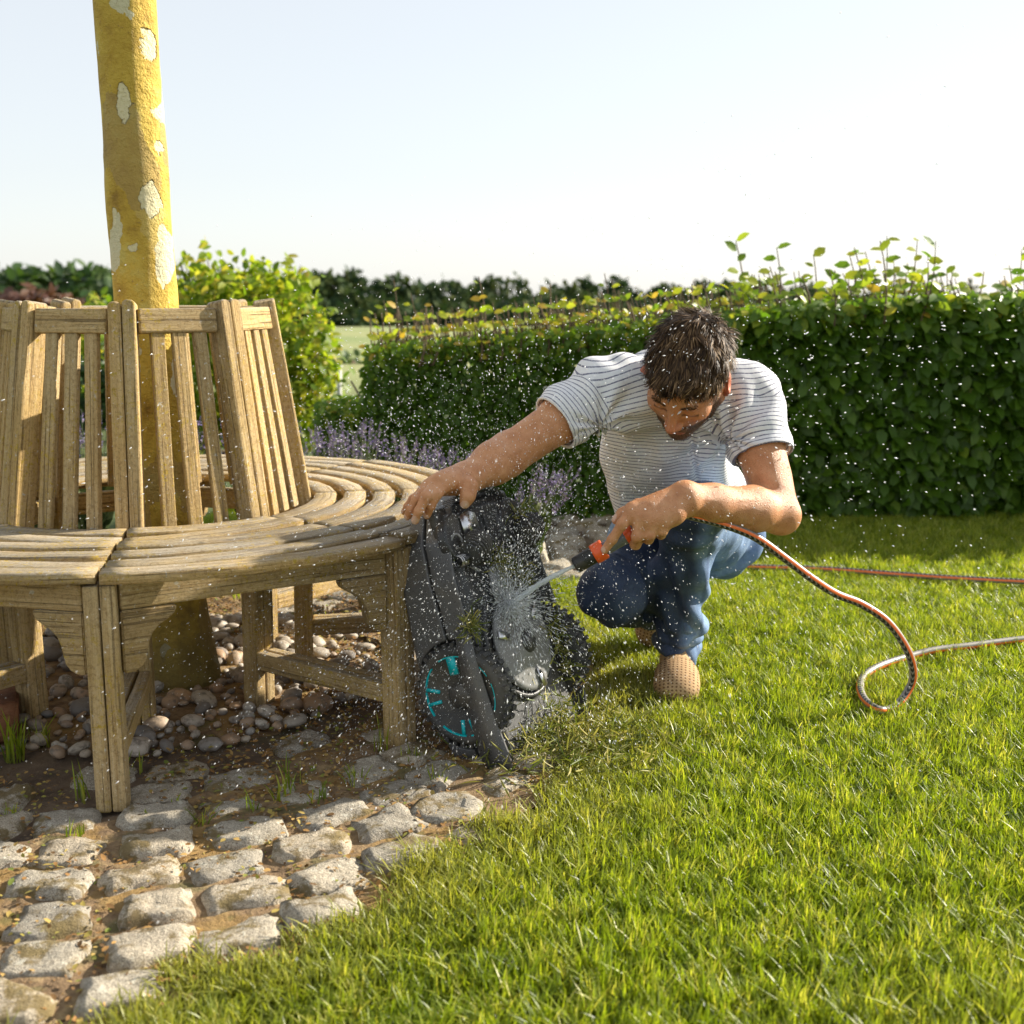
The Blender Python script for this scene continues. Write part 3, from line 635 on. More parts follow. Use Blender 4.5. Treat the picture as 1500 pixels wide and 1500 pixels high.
def blades(n, rad, h0, h1, w, seed, lean=.5):
    rg = np.random.default_rng(seed); a = rg.uniform(0, 6.283, n); r = rad*np.sqrt(rg.random(n)); P0 = np.stack([r*np.cos(a), r*np.sin(a), np.full(n, -.004)], 1)
    h = rg.uniform(h0, h1, n); d = rg.uniform(0, 6.283, n); ln = np.abs(rg.normal(0, lean, n))*h; dv = np.stack([np.cos(d), np.sin(d), 0*d], 1); sv = np.stack([-np.sin(d), np.cos(d), 0*d], 1)
    tw = rg.uniform(-.8, .8, n)[:, None]; sv = sv*np.cos(tw)+dv*np.sin(tw); ww = w*rg.uniform(.7, 1.25, n)[:, None]
    up = np.array([0, 0, 1.]); V = []
    for s, wf in ((0, 1.0), (.45, .95), (.8, .6)):
        c_ = P0+up*(h*s)[:, None]+dv*(ln*s**1.8)[:, None]; V += [c_-sv*ww*wf*.5, c_+sv*ww*wf*.5]
    V.append(P0+up*(h*.985)[:, None]+dv*(ln*1.0)[:, None]); V = np.stack(V, 1).reshape(-1, 3); b = np.arange(n)[:, None]*7
    q = np.concatenate([b+np.array([0, 1, 3, 2]), b+np.array([2, 3, 5, 4])]); t = b+np.array([4, 5, 6])
    return V, [q, t], np.repeat(rg.random(n), 7), np.tile([0, 0, .45, .45, .8, .8, 1.], n)
TS = .12
for k in range(8):
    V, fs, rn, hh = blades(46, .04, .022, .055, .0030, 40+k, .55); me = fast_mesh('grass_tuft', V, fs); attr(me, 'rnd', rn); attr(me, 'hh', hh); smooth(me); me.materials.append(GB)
    o = bpy.data.objects.new('b_tuft_%d' % k, me); tcol.objects.link(o)
    rg = np.random.default_rng(300+k); nb = 900; V, fs, rn, hh = blades(nb, .05, .020, .052, .0030, 60+k, .6)
    sh = np.repeat(rg.uniform(-TS/2, TS/2, (nb, 2)), 7, 0); V[:, :2] -= V.reshape(-1, 7, 3)[:, :2, :2].mean(1).repeat(7, 0); V[:, :2] += sh
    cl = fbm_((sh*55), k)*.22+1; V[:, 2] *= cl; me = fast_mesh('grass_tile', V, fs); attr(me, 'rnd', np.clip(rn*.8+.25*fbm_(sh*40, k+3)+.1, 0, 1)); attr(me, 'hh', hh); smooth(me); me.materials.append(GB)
    o = bpy.data.objects.new('a_tile_%d' % k, me); tcol.objects.link(o)
PT, IX, RZ = [], [], []
for xx in np.arange(-1.25, 3.2, TS):
    for yy in np.arange(1.1, 5.1, TS):
        if abs(xx+TS/2) > .47*(yy+TS)+.25: continue
        cx_, cy_ = np.array([0, TS, 0, TS, TS/2])+xx, np.array([0, 0, TS, TS, TS/2])+yy
        il = is_lawn(cx_, cy_)
        if il.all(): PT.append((xx+TS/2, yy+TS/2, 0)); IX.append(RNG.integers(8)); RZ.append(RNG.integers(4)*math.pi/2)
        elif il.any():
            q = RNG.uniform(0, TS, (26, 2))+[xx, yy]
            for a_ in q[is_lawn(q[:, 0], q[:, 1])]: PT.append((a_[0], a_[1], 0)); IX.append(8+RNG.integers(8)); RZ.append(RNG.uniform(0, 6.28))
P3 = np.array(PT); n = len(P3); IX = np.array(IX); x, y = P3[:, 0], P3[:, 1]; dx, dy = x-BC[0], y-BC[1]; ed = np.hypot(dx, dy)-lawn_edge(np.arctan2(dy, dx)); big = vnoise(P3, 1.7, 2); mid = vnoise(P3, 5, 8)
gpm = fast_mesh('lawn_grass', P3, []); attr(gpm, 'rz', RZ); attr(gpm, 'scl', np.clip(1+.30*big+.25*mid, .6, 1.5)*np.interp(ed, [0, .15], [.85, 1])*RNG.uniform(.92, 1.08, n)); attr(gpm, 'idx', IX)
attr(gpm, 'dry', np.clip(np.interp(ed, [-.05, .12, .3], [.55, .22, .0])+.14*mid+.12*vnoise(P3, 2.5, 4), 0, .85))
def scatter_group(name, coll):
    ng = bpy.data.node_groups.new(name, 'GeometryNodeTree'); ng.interface.new_socket('Geometry', in_out='INPUT', socket_type='NodeSocketGeometry'); ng.interface.new_socket('Geometry', in_out='OUTPUT', socket_type='NodeSocketGeometry')
    N, L = ng.nodes, ng.links; gi = N.new('NodeGroupInput'); go = N.new('NodeGroupOutput'); ip = N.new('GeometryNodeInstanceOnPoints'); ci = N.new('GeometryNodeCollectionInfo')
    ci.inputs['Collection'].default_value = coll; ci.inputs['Separate Children'].default_value = True; ci.inputs['Reset Children'].default_value = True
    m2p = N.new('GeometryNodeMeshToPoints'); L.new(gi.outputs[0], m2p.inputs['Mesh']); L.new(m2p.outputs[0], ip.inputs['Points']); L.new(ci.outputs[0], ip.inputs['Instance'])
    ip.inputs['Pick Instance'].default_value = True
    rz = N.new('GeometryNodeInputNamedAttribute'); rz.data_type = 'FLOAT'; rz.inputs['Name'].default_value = 'rz'; cx = N.new('ShaderNodeCombineXYZ'); L.new(rz.outputs[0], cx.inputs[2]); L.new(cx.outputs[0], ip.inputs['Rotation'])
    sc = N.new('GeometryNodeInputNamedAttribute'); sc.data_type = 'FLOAT'; sc.inputs['Name'].default_value = 'scl'; cs = N.new('ShaderNodeCombineXYZ'); cs.inputs[0].default_value = 1; cs.inputs[1].default_value = 1; L.new(sc.outputs[0], cs.inputs[2]); L.new(cs.outputs[0], ip.inputs['Scale'])
    ix = N.new('GeometryNodeInputNamedAttribute'); ix.data_type = 'FLOAT'; ix.inputs['Name'].default_value = 'idx'; L.new(ix.outputs[0], ip.inputs['Instance Index'])
    L.new(ip.outputs[0], go.inputs[0]); return ng
lo = obj('lawn_grass', gpm); tag(lo, 'short sunlit lawn grass in front of the hedge', 'grass', kind='stuff')
md = lo.modifiers.new('scatter', 'NODES'); md.node_group = scatter_group('scatter_grass', tcol)
# single weeds in the paving
def weed(xp, yp, n, h, label, lean=.5, w=.0035):
    g0 = gp(xp, yp); V, fs, rn, hh = blades(n, .018, h*.4, h, w, int(xp), lean); V = V+g0; me = fast_mesh('weed', V-g0, fs); attr(me, 'rnd', rn); attr(me, 'hh', hh); smooth(me)
    e = obj('grass_weed', me, GB, None, g0); tag(e, label, 'weed', 'grass weeds growing between the cobbles')
for q in [(22, 1112, 46, .12), (60, 1092, 20, .07), (122, 1170, 10, .08), (196, 1130, 8, .06), (412, 1172, 14, .07), (428, 1160, 8, .09), (470, 1180, 10, .06), (560, 1102, 14, .085), (300, 1210, 12, .04), (520, 1150, 16, .05), (600, 1120, 16, .05), (250, 1190, 10, .035), (370, 1190, 8, .05), (560, 1010, 20, .05), (345, 880, 14, .09), (480, 920, 12, .06), (640, 1150, 20, .05), (110, 1230, 10, .04), (20, 1200, 12, .04)]:
    weed(*q, 'small tuft of green grass growing between the grey cobbles')
# ================================================================== SDF MODELLING
class Grid:
    def __init__(s, lo, hi, h):
        s.lo = np.asarray(lo, float); s.h = h; s.n = np.ceil((np.asarray(hi)-s.lo)/h).astype(int)+1
        s.A = np.full(s.n, .05, np.float32); s.ax = [(s.lo[i]+np.arange(s.n[i])*h).astype(np.float32) for i in range(3)]
    def _sl(s, lo, hi):
        a = np.clip(np.floor((np.asarray(lo)-s.lo)/s.h).astype(int), 0, s.n-1); b = np.clip(np.ceil((np.asarray(hi)-s.lo)/s.h).astype(int)+1, 1, s.n)
        return a, b
    def op(s, fn, lo, hi, k=.01, mode='add'):
        a, b = s._sl(lo, hi)
        if (b <= a).any(): return
        sl = tuple(slice(a[i], b[i]) for i in range(3))
        p = (s.ax[0][sl[0]][:, None, None], s.ax[1][sl[1]][None, :, None], s.ax[2][sl[2]][None, None, :])
        d = fn(p).astype(np.float32); A = s.A[sl]
        if mode == 'add':
            hh = np.maximum(k-np.abs(A-d), 0)/k if k > 0 else 0; s.A[sl] = np.minimum(A, d)-hh*hh*k*.25
        elif mode == 'sub':
            hh = np.maximum(k-np.abs(A+d), 0)/k if k > 0 else 0; s.A[sl] = np.maximum(A, -d)+hh*hh*k*.25
        elif mode == 'and':
            s.A[sl] = np.maximum(A, d)
        elif mode == 'disp': s.A[sl] = A-d
    def cone(s, a, b, ra, rb, k=.01, mode='add', flat=None, fs=1.0):
        """tapered capsule; flat = axis along which the section is scaled by fs"""
        a = np.asarray(a, float); b = np.asarray(b, float); ba = b-a; L2 = max(ba.dot(ba), 1e-9); R = max(ra, rb)*max(1, fs)+k+.012
        def f(p):
            q = [p[i]-a[i] for i in range(3)]; t = np.clip((q[0]*ba[0]+q[1]*ba[1]+q[2]*ba[2])/L2, 0, 1)
            v = [q[i]-t*ba[i] for i in range(3)]
            if flat is not None:
                fl = unit(flat); c = (v[0]*fl[0]+v[1]*fl[1]+v[2]*fl[2])*(1-1/fs); v = [v[i]-c*fl[i] for i in range(3)]
            return np.sqrt(v[0]**2+v[1]**2+v[2]**2)-(ra+(rb-ra)*t)
        s.op(f, np.minimum(a, b)-R, np.maximum(a, b)+R, k, mode)
    def chain(s, pts, rads, k=.01, kb=None, **kw):
        for i in range(len(pts)-1): s.cone(pts[i], pts[i+1], rads[i], rads[i+1], (kb or k) if i == 0 else k, **kw)
    def ell(s, c, r, M=None, k=.01, mode='add'):
        """ellipsoid with radii r along rows of M"""
        c = np.asarray(c, float); M = np.eye(3) if M is None else np.asarray(M); r = np.asarray(r, float); R = np.sqrt(((M*r[:, None])**2).sum(0))+k+.012
        def f(p):
            q = [p[i]-c[i] for i in range(3)]; l = [M[j, 0]*q[0]+M[j, 1]*q[1]+M[j, 2]*q[2] for j in range(3)]
            k0 = np.sqrt((l[0]/r[0])**2+(l[1]/r[1])**2+(l[2]/r[2])**2); k1 = np.sqrt((l[0]/r[0]**2)**2+(l[1]/r[1]**2)**2+(l[2]/r[2]**2)**2)
            return k0*(k0-1)/(k1+1e-9)
        s.op(f, c-R, c+R, k, mode)
    def box(s, c, r, M=None, rd=.004, k=.0, mode='add'):
        c = np.asarray(c, float); M = np.eye(3) if M is None else np.asarray(M); r = np.asarray(r, float)-rd; R = np.sqrt(((M*(r+rd)[:, None])**2).sum(0))*1.8+k+.012
        def f(p):
            q = [p[i]-c[i] for i in range(3)]; l = [np.abs(M[j, 0]*q[0]+M[j, 1]*q[1]+M[j, 2]*q[2])-r[j] for j in range(3)]
            o = np.sqrt(np.maximum(l[0], 0)**2+np.maximum(l[1], 0)**2+np.maximum(l[2], 0)**2); return o+np.minimum(np.maximum(np.maximum(l[0], l[1]), l[2]), 0)-rd
        s.op(f, c-R, c+R, k, mode)
    def cyl(s, c, ax, r, hh, rd=.003, k=.0, mode='add'):
        c = np.asarray(c, float); ax = unit(ax); R = np.full(3, math.hypot(r, hh)+k+.012)
        def f(p):
            q = [p[i]-c[i] for i in range(3)]; t = q[0]*ax[0]+q[1]*ax[1]+q[2]*ax[2]; rr2 = np.sqrt(np.maximum(q[0]**2+q[1]**2+q[2]**2-t*t, 0))-(r-rd); tt = np.abs(t)-(hh-rd)
            return np.minimum(np.maximum(rr2, tt), 0)+np.sqrt(np.maximum(rr2, 0)**2+np.maximum(tt, 0)**2)-rd
        s.op(f, c-R, c+R, k, mode)
    def half(s, o, n, lo=None, hi=None):
        """cut away the side n points to, inside box lo..hi"""
        o = np.asarray(o, float); n = unit(n); hi_ = s.lo+s.n*s.h
        s.op(lambda p: (p[0]-o[0])*n[0]+(p[1]-o[1])*n[1]+(p[2]-o[2])*n[2], s.lo if lo is None else lo, hi_ if hi is None else hi, 0, 'and')
    def mesh(s, name, relax=1):
        A = s.A; S_ = A < 0; nx, ny, nz = A.shape
        cnt = np.zeros((nx-1, ny-1, nz-1), np.uint8)
        for dx in (0, 1):
            for dy in (0, 1):
                for dz in (0, 1): cnt += S_[dx:nx-1+dx, dy:ny-1+dy, dz:nz-1+dz]
        act = (cnt > 0) & (cnt < 8); ii = np.argwhere(act); idx = np.full(act.shape, -1, np.int32); idx[act] = np.arange(len(ii), dtype=np.int32)
        corn = {}
        for c in [(a, b, d) for a in (0, 1) for b in (0, 1) for d in (0, 1)]: corn[c] = A[ii[:, 0]+c[0], ii[:, 1]+c[1], ii[:, 2]+c[2]]
        acc = np.zeros((len(ii), 3)); w = np.zeros(len(ii))
        for c in corn:
            for a in range(3):
                if c[a] == 0:
                    e = list(c); e[a] = 1; v0, v1 = corn[c], corn[tuple(e)]; x = (v0 < 0) != (v1 < 0)
                    t = np.where(x, v0/(v0-v1+1e-12*(v0 == v1)), 0); pt = np.tile(np.array(c, float), (len(ii), 1)); pt[:, a] = t
                    acc[x] += pt[x]; w[x] += 1
        V = s.lo+(ii+acc/w[:, None])*s.h
        Q = []
        for a in range(3):
            b, c = (a+1) % 3, (a+2) % 3; s0 = [slice(None)]*3; s1 = [slice(None)]*3; s0[a] = slice(0, -1); s1[a] = slice(1, None)
            ch = S_[tuple(s0)] != S_[tuple(s1)]; e = np.argwhere(ch)
            e = e[(e[:, b] > 0) & (e[:, c] > 0) & (e[:, b] < A.shape[b]-1) & (e[:, c] < A.shape[c]-1)]
            o = np.eye(3, dtype=int); f = lambda q: idx[q[:, 0], q[:, 1], q[:, 2]]
            q = np.stack([f(e-o[b]-o[c]), f(e-o[c]), f(e), f(e-o[b])], 1); fl = ~S_[e[:, 0], e[:, 1], e[:, 2]]; q[fl] = q[fl][:, ::-1]; Q.append(q)
        Q = np.concatenate(Q); Q = Q[(Q >= 0).all(1)]
        for _ in range(relax):
            acc = np.zeros_like(V); w = np.zeros(len(V))
            for a, b in ((0, 1), (1, 2), (2, 3), (3, 0)):
                np.add.at(acc, Q[:, a], V[Q[:, b]]); np.add.at(w, Q[:, a], 1); np.add.at(acc, Q[:, b], V[Q[:, a]]); np.add.at(w, Q[:, b], 1)
            V = V*.5+.5*acc/np.maximum(w, 1)[:, None]
        me = fast_mesh(name, V, [Q]); smooth(me); return me, V

# ================================================================== ROBOTIC MOWER
PSI, LEAN = R_(60), R_(20.5)
mO = gp(748, 1133)
mW = np.array([math.cos(PSI), math.sin(PSI), 0]); Nh = np.array([math.sin(PSI), -math.cos(PSI), 0])
mL = np.array([0, 0, 1])*math.cos(LEAN) - Nh*math.sin(LEAN); mN = Nh*math.cos(LEAN) + np.array([0, 0, 1])*math.sin(LEAN)
mM = np.array([mL, mW, mN])
def mp(l, w, n): return mO + mL*l + mW*w + mN*n
MWD = .37
mower = empty('robotic_mower', mO, 'upended dark grey robotic lawn mower with turquoise wheel ring leaning on the bench', 'lawn mower')
def plastic(name, col, rough=.42, b=.15):
    m = MT(name); geo = m.n('NewGeometry').outputs['Position']; n1 = m.noise(geo, 60, 4, .6); n2 = m.noise(geo, 9, 4, .6)
    c = m.mix(m.math('MULTIPLY', m.smooth(n2, .5, .68), .35), col, (.14, .12, .09))
    dr = m.voro(geo, 170); sp = m.smooth(dr, .30, .18)
    return m.done(m.pbr(c, m.math('SUBTRACT', rough, m.math('MULTIPLY', sp, rough*.6)), m.bump(m.math('ADD', n1, m.math('MULTIPLY', sp, .8)), b, .003)))
SHELL = plastic('shell_plastic', (.085, .084, .085), .4); CHAS = plastic('chassis_plastic', (.034, .034, .035), .45); RUB = plastic('rubber', (.045, .045, .044), .75, .4); GREYP = plastic('grey_plastic', (.22, .22, .22), .45)
TEAL = MT('turquoise'); TEAL = TEAL.done(TEAL.pbr((.0, .46, .52), .35)); STEEL = MT('steel'); STEEL = STEEL.done(STEEL.pbr((.62, .62, .63), .28, Metallic=1.0))
lo = np.min([mp(l, w, n) for l in (-.03, .66) for w in (-.04, .42) for n in (-.24, .1)], 0); hi = np.max([mp(l, w, n) for l in (-.03, .66) for w in (-.04, .42) for n in (-.24, .1)], 0)
G = Grid(lo, hi, .003)
def mowerlocal(p):
    q = [p[i]-mO[i] for i in range(3)]; return [mM[j, 0]*q[0]+mM[j, 1]*q[1]+mM[j, 2]*q[2] for j in range(3)]
def shell_f(p):
    l, w, n = mowerlocal(p); u = (w-MWD/2)/(MWD/2)
    # height of the hood over the length, plan outline narrowing to a rounded nose
    ht = np.interp(l, [-.02, .0, .04, .12, .26, .40, .50, .545, .58], [.10, .13, .17, .195, .195, .170, .135, .10, .02])
    halfw = np.interp(l, [-.02, .0, .05, .2, .40, .48, .54, .565, .60], [.13, .155, .18, .185, .172, .150, .105, .06, .0])
    top = -n-ht*np.sqrt(np.clip(1-.55*np.abs(u)**3.2, .05, 1)); side = np.abs(w-MWD/2)-halfw + .05*np.clip(-n-.04, 0, 1)**1.0
    d = np.maximum(np.maximum(top, side), n-.004); return np.maximum(d, np.maximum(-l-.004, l-.575))
G.op(shell_f, lo, hi, 0)
def cav(p):
    l, w, n = mowerlocal(p); halfw = np.interp(l, [-.02, .0, .05, .2, .40, .48, .54, .565, .60], [.13, .155, .18, .185, .172, .150, .105, .06, .0])-.006
    return np.maximum(np.maximum(np.abs(w-MWD/2)-halfw, -(n+.028)), np.maximum(.006-l, l-.555))
G.op(cav, lo, hi, .004, 'sub')
WL, WN, WR = .172, -.058, .103
for w in (-.01, MWD+.01): G.cyl(mp(WL, w, WN), mW, WR+.010, .058, mode='sub')
# groove that parts hood and bumper
def groove(p):
    l, w, n = mowerlocal(p); return np.sqrt((n+.075-.02*np.sin(l*5))**2 + np.maximum(np.abs(w-MWD/2)-.5, 0)**2)-.0028
G.op(groove, lo, hi, 0.002, 'sub')
me, V = G.mesh('hood', 1); wobj('hood', me, SHELL, mower)
# skirt strip that runs past the wheel
mb = MB(); q = [mp(l, -.004, n) for l, n in ((.30, -.006), (.24, -.012), (.17, -.018), (.10, -.022), (.04, -.02), (.0, -.012))]
def strip(pts, wd, th, name, mat, nrm, par):
    P = np.array(pts); T = np.gradient(P, axis=0); V = []
    for i in range(len(P)):
        t = unit(T[i]); b = unit(np.cross(nrm, t)); n_ = unit(nrm); w = wd[i] if hasattr(wd, '__len__') else wd
        V += [P[i]-b*w/2-n_*th/2, P[i]+b*w/2-n_*th/2, P[i]+b*w/2+n_*th/2, P[i]-b*w/2+n_*th/2]
    i = np.arange(len(P)-1)[:, None]*4; j = np.arange(4)[None]; Q = np.stack([i+j, i+(j+1) % 4, i+4+(j+1) % 4, i+4+j], -1).reshape(-1, 4)
    me = fast_mesh(name, np.array(V), [Q, np.array([[3, 2, 1, 0]]), np.arange(4)[None]+4*(len(P)-1)]); return wobj(name, me, mat, par)
strip(q, [.030, .040, .052, .060, .066, .05], .006, 'skirt', SHELL, -mW, mower)
# chassis under-plate with rims and ribs
G = Grid(lo, hi, .0032)
G.box(mp(.285, MWD/2, -.025), (.262, .145, .012), mM, .01); G.box(mp(.43, MWD/2, -.018), (.10, .125, .014), mM, .012, .01)
G.cyl(mp(.235, MWD/2, -.012), mN, .128, .012, .004, .006); G.cyl(mp(.235, MWD/2, .004), mN, .118, .012, .004, .0, 'sub')
for w in (.075, MWD-.075): G.cyl(mp(.475, w, -.006), mN, .052, .012, .005, .008)
for l in (.335, .372, .395): G.box(mp(l, MWD/2, -.008), (.003, .09, .010), mM, .002)
for w in (.10, .185, .27): G.box(mp(.46, w, -.006), (.05, .003, .012), mM, .002)
G.box(mp(.02, MWD/2, -.02), (.012, .12, .018), mM, .004)
me, V = G.mesh('chassis', 1); wobj('chassis', me, CHAS, mower)
# cutting disc, blades, skid plate, bolts
def lathe(prof, c, ax, seg=40):
    ax = unit(ax); U = unit(np.cross(ax, (0.3, .2, .9))); Vv = np.cross(ax, U); a = np.linspace(0, 2*np.pi, seg, endpoint=False); V = []
    for r, z in prof: V.append(np.asarray(c)+ax*z+r*(np.cos(a)[:, None]*U+np.sin(a)[:, None]*Vv))
    n = len(prof); i = np.arange(n-1)[:, None]*seg; j = np.arange(seg)[None]; Q = np.stack([i+j, i+(j+1) % seg, i+seg+(j+1) % seg, i+seg+j], -1).reshape(-1, 4); return np.concatenate(V), [Q]
def lpart(name, prof, c, ax, mat, par, seg=40, sm=True):
    V, fs = lathe(prof, c, ax, seg); me = fast_mesh(name, V, fs); b = bmesh.new(); b.from_mesh(me); bmesh.ops.recalc_face_normals(b, faces=b.faces); b.to_mesh(me); b.free(); smooth(me, sm); return wobj(name, me, mat, par)
disc = lpart('cutting_disc', [(.0005, .016), (.03, .016), (.034, .012), (.095, .008), (.104, .004), (.104, -.002), (.0005, -.002)], mp(.225, MWD/2, .0), mN, GREYP, mower)
lpart('hub_cap', [(.0005, .020), (.022, .019), (.027, .013), (.027, .008)], mp(.225, MWD/2, .002), mN, CHAS, mower)
for k in range(3):
    a = k*2.094+.9; d = mL*math.cos(a)+mW*math.sin(a); s_ = np.cross(mN, d); c0 = mp(.225, MWD/2, .013)+d*.082
    outl = [(-.018, -.0085), (.020, -.0085), (.022, -.006), (.022, .006), (.020, .0085), (-.018, .0085), (-.021, .005), (-.021, -.005)]
    V = [c0+d*u+s_*v+mN*z for z in (0, .0016) for u, v in outl]; n = 8; Q = [[i, (i+1) % n, n+(i+1) % n, n+i] for i in range(n)]
    bl = wobj('blade', fast_mesh('blade', np.array(V), [np.array(Q), np.arange(8)[None, ::-1], np.arange(8, 16)[None]]), STEEL, mower)
    b_ = lpart('screw', [(.0005, .005), (.004, .0045), (.0048, .001)], c0-d*.010, mN, RUB, mower, 14)
plate = [(.03, -.055), (.13, -.04), (.15, 0), (.13, .04), (.03, .055), (-.02, .045), (-.03, 0), (-.02, -.045)]
V = [mp(.33+u*.5, MWD/2-.02+v*.75, .004+z) for z in (0, .006) for u, v in plate]; wobj('guide_plate', fast_mesh('guide_plate', np.array(V), [np.array([[i, (i+1) % 8, 8+(i+1) % 8, 8+i] for i in range(8)]), np.arange(8)[None, ::-1], np.arange(8, 16)[None]]), GREYP, mower)
V = [mp(.495+u, .115+v, .008+z) for z in (0, .004) for u, v in ((-.022, -.03), (.022, -.026), (.03, 0), (.02, .028), (-.02, .03))]; wobj('label_plate', fast_mesh('label_plate', np.array(V), [np.array([[i, (i+1) % 5, 5+(i+1) % 5, 5+i] for i in range(5)]), np.arange(5)[None, ::-1], np.arange(5, 10)[None]]), STEEL, mower)
# front caster rollers with ribs
for w in (.088, MWD-.06):
    ca = unit(mL*.35+mW*.94); c = mp(.445, w, .022)
    prof = [(.0005, -.032)]; 
    for i in range(9): z = -.03+i*.0075; rr_ = .034*math.sqrt(max(.25, 1-(z/.046)**2)); prof += [(rr_, z), (rr_, z+.0045), (rr_-.003, z+.0052), (rr_-.003, z+.0070)]
    prof += [(.0005, .036)]
    cw = lpart('caster_wheel', prof, c, ca, RUB, mower, 30, False)
    mb = MB(); mb.tube([c-ca*.042-mN*.03, c-ca*.042, c-ca*.02], .006, 8); mb.tube([c+ca*.044-mN*.03, c+ca*.044, c+ca*.02], .006, 8); wobj('caster_fork', mb.mesh('caster_fork'), CHAS, mower)
# spring and cable near the nose
mb = MB(); c = mp(.43, .035, .008); t = np.linspace(0, 6*6.283, 130); mb.tube([c+mL*(.012*math.cos(a)+.0) + mN*(.012*math.sin(a)) + mW*(a*.0011) for a in t], .0013, 5); wobj('spring', mb.mesh('spring'), STEEL, mower)
mb = MB(); mb.tube(catmull([mp(.47, .04, .0), mp(.485, .05, .012), mp(.47, .065, .014), mp(.44, .06, .010), mp(.41, .075, .012), mp(.40, .10, .008)], 8), .003, 6); wobj('cable', mb.mesh('cable'), GREYP, mower)
# drive wheels
def drive_wheel(w, sgn):
    ax = mW*sgn; c = mp(WL, w, WN); wh = wobj('drive_wheel', None, None, mower) if False else None
    hw = .024
    prof = [(.0005, hw-.006), (.082, hw-.006), (.084, hw), (.093, hw), (.100, hw-.005), (WR, hw-.012), (WR, -hw+.012), (.100, -hw+.004), (.09, -hw), (.0005, -hw)]
    t = lpart('drive_wheel', prof, c, ax, RUB, mower, 60)
    # tread studs
    mb = MB()
    for k in range(34):
        a = k*2*math.pi/34; d = mL*math.cos(a)+mN*math.sin(a); s_ = np.cross(ax, d)
        for off in (-.011, .011):
            cc = c+d*(WR+.0015)+ax*off+s_*(.004 if off > 0 else -.004); b8 = [cc+d*x*.004+s_*y*.0045+ax*z*.008 for x in (-1, 1) for y in (-1, 1) for z in (-1, 1)]
            mb.add(b8, [np.array([[0, 1, 3, 2], [4, 6, 7, 5], [0, 4, 5, 1], [2, 3, 7, 6], [0, 2, 6, 4], [1, 5, 7, 3]])])
    tr = wobj('tread', mb.mesh('tread', False), RUB, t); tr['kind'] = 'stuff'
    # turquoise outlines of the five spokes windows on the outer face
    def arc(a0, a1, r, wd, nm='trim'):
        a = np.linspace(a0, a1, 14); mbb = []; z = hw-.0045
        V = []
        for q in a:
            d = mL*math.sin(q)-mN*math.cos(q)
            for r_ in (r-wd/2, r+wd/2):
                for zz in (z-.004, z+.003): V.append(c+d*r_+ax*zz)
        i = np.arange(13)[:, None]*4; Q = []
        for (p, q2) in ((0, 1), (1, 3), (3, 2), (2, 0)): Q.append(np.stack([i[:, 0]+p, i[:, 0]+q2, i[:, 0]+4+q2, i[:, 0]+4+p], -1))
        return np.array(V), [np.concatenate(Q), np.array([[0, 2, 3, 1], [52, 53, 55, 54]])]
    def bar(p0, p1, wd):
        a, b = [c+mL*(p[1])-mN*p[0]*-1*(-1)+ax*(hw-.0045) for p in (p0, p1)]; d = unit(b-a); s_ = np.cross(ax, d)
        V = [x+s_*wd/2*y+ax*z for x in (a, b) for y in (-1, 1) for z in (-.004, .003)]; return np.array(V), [np.array([[0, 1, 3, 2], [4, 6, 7, 5], [0, 4, 5, 1], [2, 3, 7, 6], [0, 2, 6, 4], [1, 5, 7, 3]])]
    mb = MB()
    for (a0, a1) in ((-.35, .28), (.42, .95), (1.25, 2.0), (2.15, 2.8), (3.0, 3.7), (3.9, 4.75), (4.9, 5.6)): mb.add(*arc(a0, a1, .0855, .0095))
    rim = mb.mesh('rim_trim', False); b = bmesh.new(); b.from_mesh(rim); bmesh.ops.recalc_face_normals(b, faces=b.faces); b.to_mesh(rim); b.free()
    r_ = wobj('rim_trim', rim, TEAL, t); r_['kind'] = 'stuff'
    for (q, r0, r1, wd) in ((1.62, .045, .086, .020), (-.05, .05, .084, .004), (.35, .05, .084, .004), (2.9, .03, .058, .016), (3.85, .055, .084, .005), (4.62, .050, .084, .004), (4.98, .050, .084, .004)):
        d = mL*math.sin(q)*0+(mL*math.cos(q-math.pi/2)*0)
        dd = mL*math.sin(q)-mN*math.cos(q); a_, b_ = c+dd*r0+ax*(hw-.0045), c+dd*r1+ax*(hw-.0045); s_ = np.cross(ax, dd)
        wd = max(wd, .0065); V = [x+s_*wd/2*y+ax*z for x in (a_, b_) for y in (-1, 1) for z in (-.004, .0025)]; me = fast_mesh('spoke', np.array(V), [np.array([[0, 1, 3, 2], [4, 6, 7, 5], [0, 4, 5, 1], [2, 3, 7, 6], [0, 2, 6, 4], [1, 5, 7, 3]])])
        b = bmesh.new(); b.from_mesh(me); bmesh.ops.recalc_face_normals(b, faces=b.faces); b.to_mesh(me); b.free(); wobj('spoke', me, TEAL, t)
    hub = lpart('hub', [(.0005, hw+.004), (.020, hw+.003), (.026, hw-.001), (.026, hw-.008)], c, ax, CHAS, t, 24)
drive_wheel(.018, -1); drive_wheel(MWD-.018, 1)
